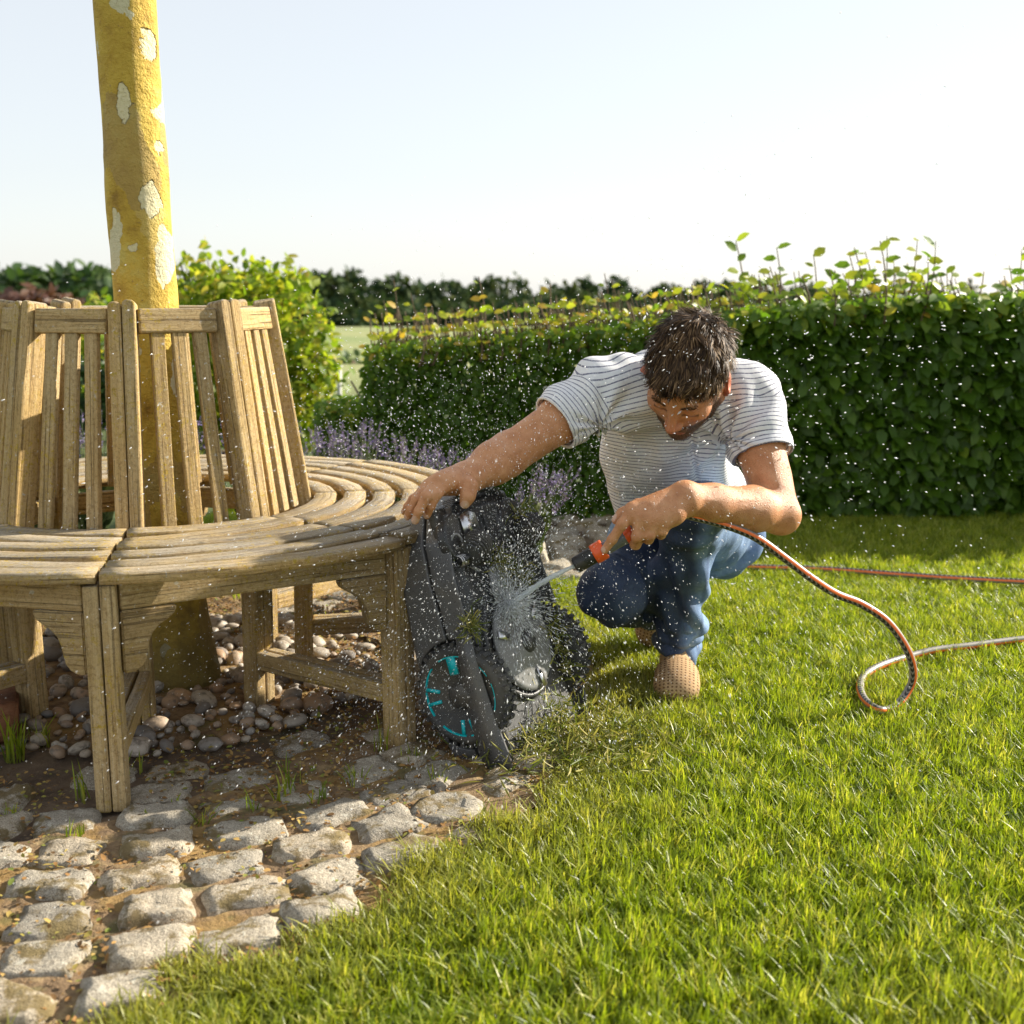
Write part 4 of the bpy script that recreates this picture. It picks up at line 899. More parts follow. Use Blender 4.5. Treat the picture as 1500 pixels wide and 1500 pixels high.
# wet clippings stuck to the underside
n = 900; cl = [(mp(.40, .17, .02), .030), (mp(.36, .24, .014), .028), (mp(.22, .30, .012), .035), (mp(.15, .31, .012), .04), (mp(.06, .2, .0), .06), (mp(.03, .1, .0), .05), (mp(.47, .31, .03), .025), (mp(.30, .01, .01), .02), (mp(.01, .25, .01), .06)]
k = RNG.integers(len(cl), size=n); P = np.array([cl[i][0] for i in k])+RNG.normal(0, 1, (n, 3))*np.array([cl[i][1] for i in k])[:, None]*.55
off = (P-mO)@mN; P = P-np.outer(off, mN)+np.outer(np.abs(off)*.4+.008, mN)
P[:, 2] = np.maximum(P[:, 2], .012)
CLIP = leaf_mat('clipping_mat', [(0, (.10, .14, .02)), (.5, (.24, .25, .05)), (1, (.42, .36, .12))], .3, .5)
LEAF_W = LEAF.copy(); LEAF[:, 1] *= .16
clip = wobj('grass_clippings', leaf_mesh('grass_clippings', P, rvec(n), rvec(n), RNG.uniform(.015, .042, n), RNG.random(n)), CLIP, mower); clip['kind'] = 'stuff'
n = 1500; u = RNG.normal(0, 1, (n, 2)); P = np.stack([mp(.0, .2, 0)[0]+.03+u[:, 0]*.10, mp(0, .2, 0)[1]-.07+u[:, 1]*.10, RNG.uniform(.004, .045, n)], 1)
D = rvec(n); D[:, 2] = np.abs(D[:, 2])*.7
tag(obj('grass_cuttings', leaf_mesh('grass_cuttings', P, D, rvec(n), RNG.uniform(.02, .05, n), RNG.random(n)), CLIP), 'wet grass cuttings washed onto the lawn under the robotic mower', 'cuttings', kind='stuff')
LEAF[:] = LEAF_W

# ================================================================== HOSE AND NOZZLE
HOSE = MT('hose_mat'); m = HOSE; ua = m.attr('ua', 'Vector'); sx = m.n('SeparateXYZ', ins={0: ua}); u, a = sx.outputs[0], sx.outputs[1]
fr = m.math('FRACT', m.math('DIVIDE', a, 2*math.pi)); ora = m.math('COMPARE', fr, .235, .055); ora2 = m.math('COMPARE', fr, .72, .07)
band = m.math('COMPARE', fr, .37, .075); che = m.math('LESS_THAN', m.math('FRACT', m.math('ADD', m.math('MULTIPLY', u, 70), m.math('MULTIPLY', m.math('ABSOLUTE', m.math('SUBTRACT', fr, .37)), 6))), .62)
c = m.mix(m.smooth(m.noise(m.n('NewGeometry').outputs['Position'], 40, 4), .5, .7), (.26, .24, .21), (.18, .165, .14))
c = m.mix(m.math('MULTIPLY', band, che), c, (.02, .02, .02)); c = m.mix(m.math('MAXIMUM', ora, ora2), c, (.85, .17, .03))
HOSE = m.done(m.pbr(c, .38, Specular_IOR_Level=.5))
nzA, nzB = px(842, 829, 2.37), px(965, 757, 2.37); nzd = unit(nzB-nzA)
def on(x, y, r=.009): p = gp(x, y, r); return p
hp = [px(962, 758, 2.375), px(990, 752, 2.38), px(1030, 760, 2.41), px(1075, 773, 2.45), px(1110, 789, 2.47), px(1150, 818, 2.49), px(1190, 848, 2.51), px(1225, 870, 2.54), px(1262, 885, 2.56), px(1300, 911, 2.57), px(1328, 950, 2.57), px(1338, 985, 2.58), px(1330, 1012, 2.585), on(1310, 1036, .022), on(1288, 1040, .034), on(1268, 1027, .034), on(1260, 1008, .034), on(1266, 990, .034), on(1290, 975, .034), on(1330, 962, .034), on(1370, 952, .038), on(1420, 946, .038), on(1500, 936, .038), on(1620, 925, .038), on(1760, 900, .034), on(1790, 875, .034), on(1700, 866, .034), on(1600, 858, .038), on(1500, 852, .038), on(1440, 849, .038), on(1370, 845, .038), on(1300, 840, .038), on(1200, 833, .034), on(1090, 830, .034), on(1000, 826, .034)]
HP = catmull(hp, 10); V, fs, UA = tube(HP, .0092, 20)
me = fast_mesh('garden_hose', V, fs); smooth(me); attr(me, 'ua', np.c_[UA, np.zeros(len(UA))], 'FLOAT_VECTOR')
tag(obj('garden_hose', me, HOSE), 'grey garden hose with orange stripes looping across the lawn', 'hose')
BLK = plastic('black_plastic', (.018, .018, .018), .5, .3); ORG = MT('orange_plastic'); ORG = ORG.done(ORG.pbr((.80, .11, .02), .4)); GRY = plastic('nozzle_grey', (.16, .17, .19), .4)
nz = empty('spray_nozzle', nzA, 'black and orange hose nozzle spraying a jet at the robotic mower', 'nozzle')
s1 = np.linalg.norm(nzB-nzA)
lpart('tip', [(.004, 0), (.0155, 0), (.0172, .003), (.0178, .044), (.0175, .046)], nzA, nzd, BLK, nz, 28)
lpart('nozzle_bore', [(.0005, .004), (.0052, .003), (.0052, -.001), (.0042, -.001)], nzA, nzd, GRY, nz, 18)
lpart('adjusting_ring', [(.015, .0445), (.0205, .0445), (.0212, .049), (.0212, .066), (.0205, .070), (.014, .070)], nzA, nzd, ORG, nz, 28)
lpart('body', [(.0145, .069), (.0150, .10), (.0165, .13), (.0160, s1-.01), (.011, s1+.01), (.0005, s1+.01)], nzA, nzd, GRY, nz, 28)
lpart('grip_band', [(.0162, .118), (.0176, .120), (.0176, .136), (.0162, .138)], nzA, nzd, ORG, nz, 28)
# ================================================================== PERSON
def vnormals(me, nv):
    a = np.empty(nv*3, np.float32); me.vertices.foreach_get('normal', a); return a.reshape(-1, 3)
def setco(me, V): me.vertices.foreach_set('co', np.asarray(V, np.float32).ravel()); me.update()
def seg_t(V, a, b):
    ba = np.asarray(b)-np.asarray(a); t = np.clip(((V-a)@ba)/ba.dot(ba), 0, 1); return t, np.linalg.norm(V-a-t[:, None]*ba, axis=1)
def fbm(V, sc, seed=0.0):
    """cheap smooth pseudo-noise from warped sines"""
    x, y, z = (V*sc).T; s = seed
    a = np.sin(x*1.7+s+1.3*np.sin(y*1.1+s*2))+np.sin(y*1.9+s*3+1.1*np.sin(z*1.3+s))+np.sin(z*1.5+s*1.7+1.2*np.sin(x*1.2+s)); return a/3
J = dict(
    lsh=px(1094, 580, 2.70), rsh=px(880, 574, 2.66), lel=px(1141, 752, 2.545), lwr=px(1003, 730, 2.385), rel=px(742, 668, 2.545), rwr=px(684, 700, 2.44),
    pel=px(1000, 778, 3.03), wst=px(990, 715, 2.95), rib=px(984, 630, 2.82), upc=px(990, 575, 2.75), neck=px(1010, 545, 2.72),
    lhip=px(1052, 788, 3.00), rhip=px(962, 785, 3.00), lkn=px(1012, 752, 2.615), lan=px(992, 948, 2.79), rkn=px(894, 866, 2.665), ran=px(968, 898, 3.06))
person = empty('person', (J['lan'][0], J['lan'][1], 0), 'man in white striped t-shirt and jeans crouching to hose down the mower', 'person')
spine = unit(J['upc']-J['pel'])
# head frame
YAW, PIT, ROL = R_(36), R_(50), R_(19)
hF = np.array([-math.sin(YAW)*math.cos(PIT), -math.cos(YAW)*math.cos(PIT), -math.sin(PIT)]); hU = np.array([-math.sin(YAW)*math.sin(PIT), -math.cos(YAW)*math.sin(PIT), math.cos(PIT)])
hL = np.cross(hU, hF); hU, hL = hU*math.cos(ROL)+hL*math.sin(ROL), hL*math.cos(ROL)-hU*math.sin(ROL)
HC = px(1008, 551, 2.585); hM = np.array([hF, hL, hU])
HSC = 1.03
def hd(f, l, u): return HC + (hF*f + hL*l + hU*u)*HSC
# ---------------------------------------------------------------- body (skin)
B = Grid((-.26, 2.22, .02), (.72, 3.22, .99), .003)
rt = lambda *a: np.array(a)*HSC
B.ell(hd(-.012, 0, .035), rt(.098, .076, .086), hM, .01)
B.ell(hd(.030, 0, -.028), rt(.066, .061, .085), hM, .02)
for s in (-1, 1):
    B.cone(hd(.0, s*.052, -.055), hd(.068, s*.014, -.100), .020*HSC, .016*HSC, .022)
    B.ell(hd(.058, s*.045, -.022), rt(.026, .020, .018), hM, .018)
B.ell(hd(.078, 0, -.104), rt(.018, .020, .014), hM, .014)
for s in (-1, 1): B.ell(hd(.098, s*.033, -.004), rt(.018, .019, .013), hM, .010, 'sub')
B.cone(hd(.081, -.036, .020), hd(.081, .036, .020), .011*HSC, .011*HSC, .012)
for s in (-1, 1): B.ell(hd(.0755, s*.032, -.003), rt(.013, .0155, .0115), hM, .004)
B.cone(hd(.088, 0, .014), hd(.112, 0, -.030), .008*HSC, .0115*HSC, .010); B.ell(hd(.113, 0, -.034), rt(.012, .012, .010), hM, .006)
for s in (-1, 1): B.ell(hd(.100, s*.0125, -.039), rt(.012, .0075, .0075), hM, .005)
for s in (-1, 1): B.ell(hd(.106, s*.007, -.046), rt(.006, .0035, .004), hM, .002, 'sub')
B.ell(hd(.088, 0, -.068), rt(.012, .026, .0065), hM, .005); B.ell(hd(.086, 0, -.080), rt(.012, .022, .0065), hM, .005); B.ell(hd(.101, 0, -.0735), rt(.010, .026, .0018), hM, .002, 'sub')
for s in (-1, 1):
    eM = np.array([unit(hF*.85+hL*s*.35), unit(hL*s*.9-hF*.35), hU]); B.ell(hd(-.012, s*.082, -.004), rt(.024, .0075, .033), eM, .006); B.ell(hd(-.004, s*.092, .002), rt(.013, .006, .020), eM, .004, 'sub'); B.ell(hd(-.002, s*.079, -.030), rt(.010, .007, .010), eM, .006)
B.cone(hd(-.030, 0, -.060), J['neck']+np.array([0, .05, -.03]), .056, .064, .02)
# torso (mostly under the shirt)
B.ell(J['rib'], (.138, .095, .18), frame((1, 0, 0), spine), .03); B.ell(J['wst'], (.125, .085, .15), frame((1, 0, 0), spine), .03); B.ell(J['pel'], (.15, .11, .11), frame((1, 0, 0), spine), .03)
B.cone(J['lsh']-np.array([.03, 0, 0]), J['rsh']+np.array([.03, 0, 0]), .068, .068, .03)
# left arm (bent)
ls, le, lw = J['lsh'], J['lel'], J['lwr']
B.cone(ls, ls+(le-ls)*.35, .060, .056, .03); B.cone(ls+(le-ls)*.35, le, .054, .043, .02)
B.cone(ls+(le-ls)*.50+np.array([-.004, -.010, 0]), ls+(le-ls)*.82+np.array([-.008, -.010, 0]), .042, .038, .02)
fd = lw-le; fn = unit(np.cross(fd, (0, 1, 0)))
B.cone(le, le+fd*.30, .041, .0475, .015); B.cone(le+fd*.30, le+fd*.72, .0475, .036, .02); B.cone(le+fd*.72, lw, .036, .0290, .02, flat=(0, 0, 1), fs=1.08)
B.ell(le+np.array([.012, .004, -.012]), (.030, .030, .032), None, .02)
# right arm (reaching)
rs, re, rw = J['rsh'], J['rel'], J['rwr']
B.cone(rs, rs+(re-rs)*.4, .058, .050, .03); B.cone(rs+(re-rs)*.4, re, .050, .043, .02); fr_ = rw-re
B.cone(re, re+fr_*.35, .043, .044, .02); B.cone(re+fr_*.35, rw, .044, .031, .02); B.ell(re+np.array([.0, .01, .012]), (.034, .034, .034), None, .02)
# hands -----------------------------------------------------------
nails = []
def finger(pts, rads, k=.006, nail=None):
    B.chain(pts, rads, k, kb=.010)
    for i in range(1, len(pts)-1): B.ell(pts[i], (rads[i]*1.07,)*3, None, .003)
    if nail is not None:
        d = unit(np.asarray(pts[-1])-np.asarray(pts[-2])); n = unit(np.asarray(nail)-d*np.dot(nail, d)); nails.append((np.asarray(pts[-1])+d*rads[-1]*.15+n*rads[-1]*.80, d, n, rads[-1]))
# left hand round the nozzle
hy = 2.345
mc = [px(926, 747, hy+.002), px(938, 757, hy-.006), px(954, 764, hy-.006), px(972, 766, hy+.002)]
for i, q in enumerate(mc): B.cone(lw+(np.array([0, 0, .010-.007*i])), q, .0225, (.0165, .0165, .0155, .0145)[i], .020)
B.ell((lw+mc[1]+mc[2])/3+np.array([0, -.004, -.004]), (.040, .018, .027), frame(mc[1]-lw, (0, -1, 0))[[0, 2, 1]], .02)
B.ell(px(988, 752, hy+.012), (.020, .018, .022), None, .014)
finger([mc[0], px(912, 768, hy-.012), px(897, 790, hy-.006), px(886, 805, hy+.002)], [.0130, .0112, .0098, .0088], .006, (-.5, -.8, .35))
finger([mc[1], px(933, 786, hy-.014), px(931, 797, hy+.012), px(940, 788, hy+.038)], [.0132, .0118, .0105, .0092], .005)
finger([mc[2], px(952, 784, hy-.012), px(950, 790, hy+.014), px(957, 780, hy+.040)], [.0126, .0113, .0100, .0090], .005)
finger([mc[3], px(970, 779, hy-.004), px(968, 783, hy+.016), px(974, 774, hy+.036)], [.0118, .0102, .0092, .0084], .005)
finger([px(965, 742, hy+.026), px(935, 742, hy+.045), px(913, 753, hy+.046), px(903, 762, hy+.040)], [.018, .0145, .0120, .0105], .012, (0, .2, 1))
# right hand over the mower's nose
mr = [px(657, 706, 2.375), px(643, 706, 2.368), px(631, 712, 2.372), px(622, 721, 2.38)]
for i, q in enumerate(mr): B.cone(rw, q, .0240, (.0165, .0165, .0155, .0140)[i], .020)
B.ell((rw+mr[1]+mr[0])/3, (.042, .028, .017), frame(mr[1]-rw, (0, 0, 1)), .02)
finger([mr[0], px(641, 724, 2.338), px(631, 742, 2.333), px(625, 755, 2.342)], [.0128, .0104, .0094, .0082], .003, (-.3, -.8, .4))
finger([mr[1], px(624, 727, 2.322), px(614, 748, 2.316), px(608, 763, 2.326)], [.0130, .0106, .0096, .0084], .003, (-.3, -.8, .4))
finger([mr[2], px(610, 730, 2.340), px(602, 746, 2.338), px(597, 757, 2.348)], [.0120, .0100, .0090, .0080], .003, (-.4, -.8, .4))
finger([mr[3], px(605, 731, 2.372), px(597, 742, 2.372), px(592, 750, 2.38)], [.0108, .0090, .0083, .0074], .003)
finger([px(678, 704, 2.41), px(688, 712, 2.375), px(685, 727, 2.362), px(681, 738, 2.362)], [.0190, .0150, .0130, .0108], .012, (.1, -1, .2))
# lower legs inside the jeans
for kn, an in ((J['lkn'], J['lan']), (J['rkn'], J['ran'])): B.cone(kn+(an-kn)*.1, an, .036, .033, .02)
for hp_, kn in ((J['lhip'], J['lkn']), (J['rhip'], J['rkn'])): B.cone(hp_, kn+(hp_-kn)*.1, .070, .040, .03)
body, BV = B.mesh('body', 2); del B
Nv = vnormals(body, len(BV)); disp = .0009*fbm(BV, 60, 1)
# veins and tendons of the near forearm and hands
def vein(pts, amp, w):
    global disp
    Q = catmull(pts, 6); best = np.full(len(BV), 1e9); sel = np.where((BV[:, 0] > Q[:, 0].min()-.03) & (BV[:, 0] < Q[:, 0].max()+.03) & (np.abs(BV[:, 2]-Q[:, 2].mean()) < .15))[0]
    for i in range(len(Q)-1): t, d = seg_t(BV[sel], Q[i], Q[i+1]); best[sel] = np.minimum(best[sel], d)
    disp = disp + amp*np.exp(-(best/w)**2)
ny = -.043
vein([le+fd*.30+np.array([0, ny, .030]), le+fd*.33+np.array([0, ny-.004, .0]), le+fd*.36+np.array([0, ny, -.025])], .0026, .0045)
vein([le+fd*.30+np.array([0, ny, .028]), le+fd*.55+np.array([0, ny+.004, .018]), le+fd*.8+np.array([0, ny+.01, .010]), lw+np.array([-.01, -.03, .004])], .0020, .0045)
vein([le+fd*.12+np.array([0, -.036, -.01]), le+fd*.22+np.array([0, -.042, .012]), le+fd*.32+np.array([0, -.044, .02])], .0018, .004)
for q in mc[:3]: vein([lw+(q-lw)*.25+np.array([0, -.02, .008]), lw+(q-lw)*.7+np.array([0, -.018, .004]), q+np.array([0, -.014, .004])], .0016, .004)
BV = BV + Nv*disp[:, None]; setco(body, BV)
hl = (BV-HC)@hM.T/HSC; f_, l_, u_ = hl.T; hd_ok = (np.abs(l_) < .11) & (np.abs(f_) < .15) & (np.abs(u_) < .14)
sst = lambda x, a, b: np.clip((x-a)/(b-a), 0, 1)**2*(3-2*np.clip((x-a)/(b-a), 0, 1))
beard = hd_ok*np.maximum(sst(u_, -.046, -.062)*sst(f_, -.02, .02)*(1-.75*(np.hypot((u_+.074)/.010, l_/.026) < 1)), sst(u_, -.01, -.04)*sst(np.abs(l_), .045, .056)*sst(f_, -.01, .015)*sst(f_, .075, .05))
lips = hd_ok*(np.hypot((u_+.074)/.011, l_/.026) < 1)*(f_ > .07)
lids = hd_ok*np.exp(-((u_+.0095)/.0030)**2)*(np.abs(np.abs(l_)-.032) < .0165)*(f_ > .06)
nm = np.zeros(len(BV))
for c, d, n, r in nails:
    q = BV-c; a, b = q@d, q@np.cross(d, n); nm = np.maximum(nm, ((a/(r*1.0))**2+(b/(r*.80))**2 < 1)*((q@n) > -r*.5))
red = hd_ok*(np.exp(-((f_-.115)**2+l_**2+(u_+.035)**2)/.02**2)*.6 + np.exp(-((f_-.06)**2+(np.abs(l_)-.045)**2+(u_+.03)**2)/.025**2)*.4 + .9*(np.abs(l_) > .078))
for nm_, dat in (('beard', beard), ('lips', lips), ('lids', lids), ('nail', nm), ('red', red)): attr(body, nm_, dat)
m = MT('skin'); geo = m.n('NewGeometry').outputs['Position']
n1 = m.noise(geo, 35, 4, .6); n2 = m.noise(geo, 260, 3, .6); n3 = m.noise(geo, 700, 2, .6)
c = m.ramp(n1, [(.3, (.47, .195, .08)), (.5, (.57, .26, .115)), (.7, (.64, .32, .16))])
c = m.mix(m.math('MULTIPLY', m.smooth(n2, .55, .72), .35), c, (.44, .16, .08))
c = m.mix(m.attr('red'), c, (.56, .17, .10)); c = m.mix(m.math('MULTIPLY', m.attr('lips'), .7), c, (.42, .15, .11))
c = m.mix(m.math('MULTIPLY', m.attr('beard'), m.ramp(n3, [(.35, .55), (.6, .95)])), c, (.055, .034, .022)); c = m.mix(m.math('MULTIPLY', m.attr('lids'), .85), c, (.06, .03, .02))
c = m.mix(m.math('MULTIPLY', m.attr('nail'), .75), c, (.74, .50, .38))
wet = m.smooth(m.voro(geo, 130), .26, .16)
rg = m.math('SUBTRACT', .46, m.math('ADD', m.math('MULTIPLY', m.attr('nail'), .2), m.math('MULTIPLY', wet, .2)))
sk = m.n('BsdfPrincipled', ins={'Base Color': c, 'Roughness': rg, 'Subsurface Weight': .10, 'Subsurface Radius': (1, .35, .2), 'Subsurface Scale': .008, 'Normal': m.bump(m.math('ADD', m.math('MULTIPLY', n2, .6), m.math('ADD', n3, m.math('MULTIPLY', wet, .9))), .45, .003)})
SKIN = m.done(sk.outputs[0]); wobj('body', body, SKIN, person)
# ---------------------------------------------------------------- hair
Hg = Grid(HC-.17, HC+.17, .003)
Hg.ell(hd(-.014, 0, .041), rt(.106, .083, .088), hM, .01); Hg.ell(hd(-.045, 0, .0), rt(.070, .076, .075), hM, .02); Hg.ell(hd(.05, 0, .085), rt(.045, .05, .025), hM, .02)
def hcut(p):
    q = [p[i]-HC[i] for i in range(3)]; f, l, u = [(hM[j, 0]*q[0]+hM[j, 1]*q[1]+hM[j, 2]*q[2])/HSC for j in range(3)]
    line = np.interp(f, [-.13, -.06, -.025, .005, .03, .05, .068, .085, .11], [-.075, -.065, -.02, .0, .005, .045, .062, .072, .080]) + .010*np.sin(l*95)*(f > .05)
    return (line-u)*.8
Hg.op(hcut, HC-.17, HC+.17, 0, 'and')
hair, HV = Hg.mesh('hair_cap', 1); Nh_ = vnormals(hair, len(HV)); q = (HV-HC)@hM.T/HSC
HV = HV+Nh_*(.003*fbm(q*np.array([1, 2.2, 1.]), 90, 2)+.0025*fbm(q, 160, 5))[:, None]; setco(hair, HV)
m = MT('hair_mat'); rn = m.attr('rnd'); c = m.ramp(rn, [(0, (.020, .011, .006)), (.35, (.060, .033, .015)), (.7, (.17, .098, .045)), (1, (.36, .23, .11))])
HAIR = m.done(m.pbr(c, .55, Specular_IOR_Level=.22)); attr(hair, 'rnd', np.full(len(HV), .2))
hr = wobj('hair', hair, HAIR, person)
ci = RNG.integers(len(HV), size=15000); u0 = q[ci]; P0 = HV[ci]; N0 = vnormals(hair, len(HV))[ci]; n = len(ci)
# combed direction: from the crown forward and sideways, with a whorl and messy clumps
crown = hd(-.07, .0, .09); away = P0-crown; away /= np.linalg.norm(away, axis=1)[:, None]
cl = np.stack([fbm(u0, 70, 1), fbm(u0, 70, 4), fbm(u0, 70, 7)], 1)@hM*.8 + rvec(n)*.22
dr = away*.9 + hF*.35*(u0[:, 2:3] > .03) + cl; dr -= N0*(dr*N0).sum(1)[:, None]; dr /= np.linalg.norm(dr, axis=1)[:, None]
L = np.where(u0[:, 2] > .04, RNG.uniform(.022, .042, n), RNG.uniform(.010, .02, n)); sv = np.cross(dr, N0); wv = RNG.uniform(.0007, .0014, n)[:, None]; lift = np.clip(RNG.normal(.35, .22, n), .05, .9)
V = []
for s in (0, .35, .7):
    c_ = P0-N0*.002+dr*(L*s)[:, None]+N0*(L*lift*(s-.75*s*s))[:, None]; V += [c_-sv*wv*(1-.5*s), c_+sv*wv*(1-.5*s)]
V.append(P0-N0*.002+dr*L[:, None]+N0*(L*lift*.22)[:, None]); V = np.stack(V, 1).reshape(-1, 3); b = np.arange(n)[:, None]*7
st = fast_mesh('hair_strands', V, [np.concatenate([b+np.array([0, 1, 3, 2]), b+np.array([2, 3, 5, 4])]), b+np.array([4, 5, 6])]); attr(st, 'rnd', np.repeat(np.clip(RNG.beta(1.6, 2.4, n)+.15*fbm(u0, 40, 3), 0, 1), 7)); smooth(st)
wobj('hair_strands', st, HAIR, hr)['kind'] = 'stuff'
# eyebrows, lashes and stubble
P, D, Sz = [], [], []
for k in range(300):
    s = RNG.choice([-1, 1]); t = RNG.random(); l = s*(.014+.040*t); u = .020+.007*math.sin(t*2.6)+RNG.normal(0, .0013); f = .0945-.30*max(0, abs(l)-.02)**1.3*3
    P.append(hd(f, l, u)); D.append(hL*s+hU*RNG.normal(.25, .3)+hF*.35); Sz.append(.008)
P = np.array(P); D = np.array(D)
# settle the brow hairs on the skin
sel = np.where(hd_ok & (f_ > .06) & (np.abs(u_-.02) < .03))[0]; Pk = BV[sel]; Kn = vnormals(body, len(BV))[sel]
if len(sel):
    lo_ = (Pk-HC)@hM.T/HSC; lp = (P-HC)@hM.T/HSC
    for i in range(len(P)): j = np.argmin((lo_[:, 1]-lp[i, 1])**2+(lo_[:, 2]-lp[i, 2])**2); P[i] = Pk[j]+Kn[j]*.0005; D[i] = D[i]-Kn[j]*np.dot(D[i], Kn[j])+Kn[j]*.35
LEAF_W = LEAF.copy(); LEAF[:, 1] *= .22
eb = leaf_mesh('eyebrows', P, D, rvec(len(P)), np.array(Sz)*RNG.uniform(.7, 1.1, len(P)), RNG.uniform(.3, .75, len(P))); wobj('eyebrows', eb, HAIR, person)['kind'] = 'stuff'
sel = np.where(beard > .6)[0]; sel = RNG.choice(sel, min(2200, len(sel)), replace=False); Kn = vnormals(body, len(BV))[sel]
sb = leaf_mesh('stubble', BV[sel], Kn*.6-hU*.8+rvec(len(sel))*.3, rvec(len(sel)), RNG.uniform(.003, .0055, len(sel)), RNG.uniform(0, .6, len(sel))); wobj('stubble', sb, HAIR, person)['kind'] = 'stuff'
LEAF[:] = LEAF_W
# ---------------------------------------------------------------- t-shirt
T = Grid((-.02, 2.42, .20), (.70, 3.25, .92), .003)
fx = frame((1, 0, 0), spine)
T.ell(J['rib'], (.168, .126, .20), fx, .03); T.ell(J['wst'], (.160, .118, .17), fx, .05); T.ell(J['pel'], (.175, .135, .15), fx, .04); T.cone(px(915, 668, 2.83), px(938, 740, 2.86), .048, .050, .05)
T.cone(J['lsh']-np.array([.035, -.005, 0]), J['rsh']+np.array([.035, .005, 0]), .082, .082, .05); T.ell(J['upc']+np.array([0, .03, .03]), (.15, .09, .07), None, .04)
T.cone(J['neck']+np.array([0, .06, -.03]), J['neck']+np.array([0, .02, .012]), .085, .070, .03)
def sleeve(a, b, f, r0, r1):
    e = a+(b-a)*f; T.cone(a, e+(b-a)*.15, r0, r1, .035); T.half(e, unit(b-a), np.minimum(e, b)-.10, np.maximum(e, b)+.10)
    T.cone(e-(b-a)*.05, e+(b-a)*.4, r1-.006, r1-.004, .002, 'sub'); return e
lse = sleeve(ls, le, .52, .076, .0665); rse = sleeve(rs, re, .50, .073, .0640)
T.cone(hd(-.030, 0, -.060)+spine*.03, J['neck']+np.array([0, .035, .0]), .060, .066, .004, 'sub')
hem = px(918, 756, 2.86); T.half(hem, (0.05, -.30, -.95))
tee, TV = T.mesh('tshirt', 3); del T
Nt = vnormals(tee, len(TV))
su = (TV-J['pel'])@spine; lat = TV[:, 0]-J['rib'][0]
tl, dl = seg_t(TV, ls, le); tr, dr_ = seg_t(TV, rs, re); sl = np.clip(np.maximum((tl-.10)*12*(dl < .10), (tr-.10)*12*(dr_ < .10)), 0, 1)
# folds: radiating from the armpits, draping over the belly, rucked at the waist
apL = ls+(le-ls)*.28+np.array([-.06, 0, -.02]); apR = rs+(re-rs)*.28+np.array([.05, .03, -.03])
def radial(c, fr, ph, reach):
    v = TV-c; a = np.arctan2(v[:, 2], v[:, 0]); r = np.linalg.norm(v, axis=1); return np.sin(a*fr+ph+2*np.sin(r*14))*np.exp(-(r/reach)**2)*np.clip(r/.03, 0, 1)
fold = .0055*radial(apL, 9, .5, .13) + .0055*radial(apR, 9, 2.0, .14) + .0035*np.sin(su*42+lat*16+3*fbm(TV, 9, 2))*sst(su, .32, .08) + .0030*fbm(TV*np.array([1.4, 1, .8]), 26, 3) + .0022*fbm(TV, 48, 6)*(1-.4*sl)
fold += .0045*np.sin(lat*38+su*14+2.2*fbm(TV, 7, 8))*sst(su, .42, .25)*sst(su, .05, .16)
fold += -.006*np.exp(-((lat-.035+.22*(su-.40))/.006)**2)*sst(su, .26, .33)
hemd = np.where(dl < dr_, np.where(dl < .10, np.abs((TV-lse)@unit(le-ls)), 1), np.where(dr_ < .10, np.abs((TV-rse)@unit(re-rs)), 1)); fold = fold*np.clip(.2+hemd/.035, 0, 1)
TV = TV+Nt*fold[:, None]*1.7; setco(tee, TV)
bk_ = (TV-J['upc'])@unit(np.cross((1, 0, 0), spine)); bk_ = bk_*np.sign(unit(np.cross((1, 0, 0), spine))[1]); attr(tee, 'st', su+1.0*np.log1p(np.exp((bk_+.065)/.03))*.03+.05*lat+.004*fbm(TV, 14, 3)+.22*lat*lat); attr(tee, 'sa', np.where(dl < dr_, tl*np.linalg.norm(le-ls), tr*np.linalg.norm(re-rs))); attr(tee, 'sl', sl)
ccol = np.linalg.norm(TV-(J['neck']+np.array([0, .025, .0])), axis=1); attr(tee, 'col', sst(ccol, .098, .090))
hemm = np.maximum(sst(np.where(dl < dr_, np.abs((TV-lse)@unit(le-ls)), np.abs((TV-rse)@unit(re-rs))), .019, .017), 0)*0; attr(tee, 'hem', hemm)
m = MT('striped_cotton'); geo = m.n('NewGeometry').outputs['Position']
def stripes(a):
    fr = m.math('FRACT', m.math('DIVIDE', m.math('ADD', a, 5), .0098)); return m.smooth(m.math('ABSOLUTE', m.math('SUBTRACT', fr, .5)), .135, .09)
slm = m.math('GREATER_THAN', m.attr('sl'), .5); line = m.mix(slm, stripes(m.attr('st')), stripes(m.attr('sa')))
brk = m.smooth(m.noise(geo, 330, 2), .38, .50); line = m.math('MULTIPLY', m.math('MULTIPLY', line, m.math('SUBTRACT', 1, m.attr('col'))), m.math('ADD', .55, m.math('MULTIPLY', brk, .45)))
c = m.mix(m.math('MULTIPLY', line, .9), (.88, .88, .90), (.075, .08, .17))
wv = m.noise(geo, 900, 2, .5)
p = m.pbr(c, .85, m.bump(m.math('ADD', wv, m.math('MULTIPLY', m.noise(geo, 50, 4), 1.2)), .25, .002), Specular_IOR_Level=.2)
t = m.n('BsdfTranslucent', ins={'Color': c}).outputs[0]
wobj('tshirt', tee, m.done(m.mixsh(.12, p, t)), person)
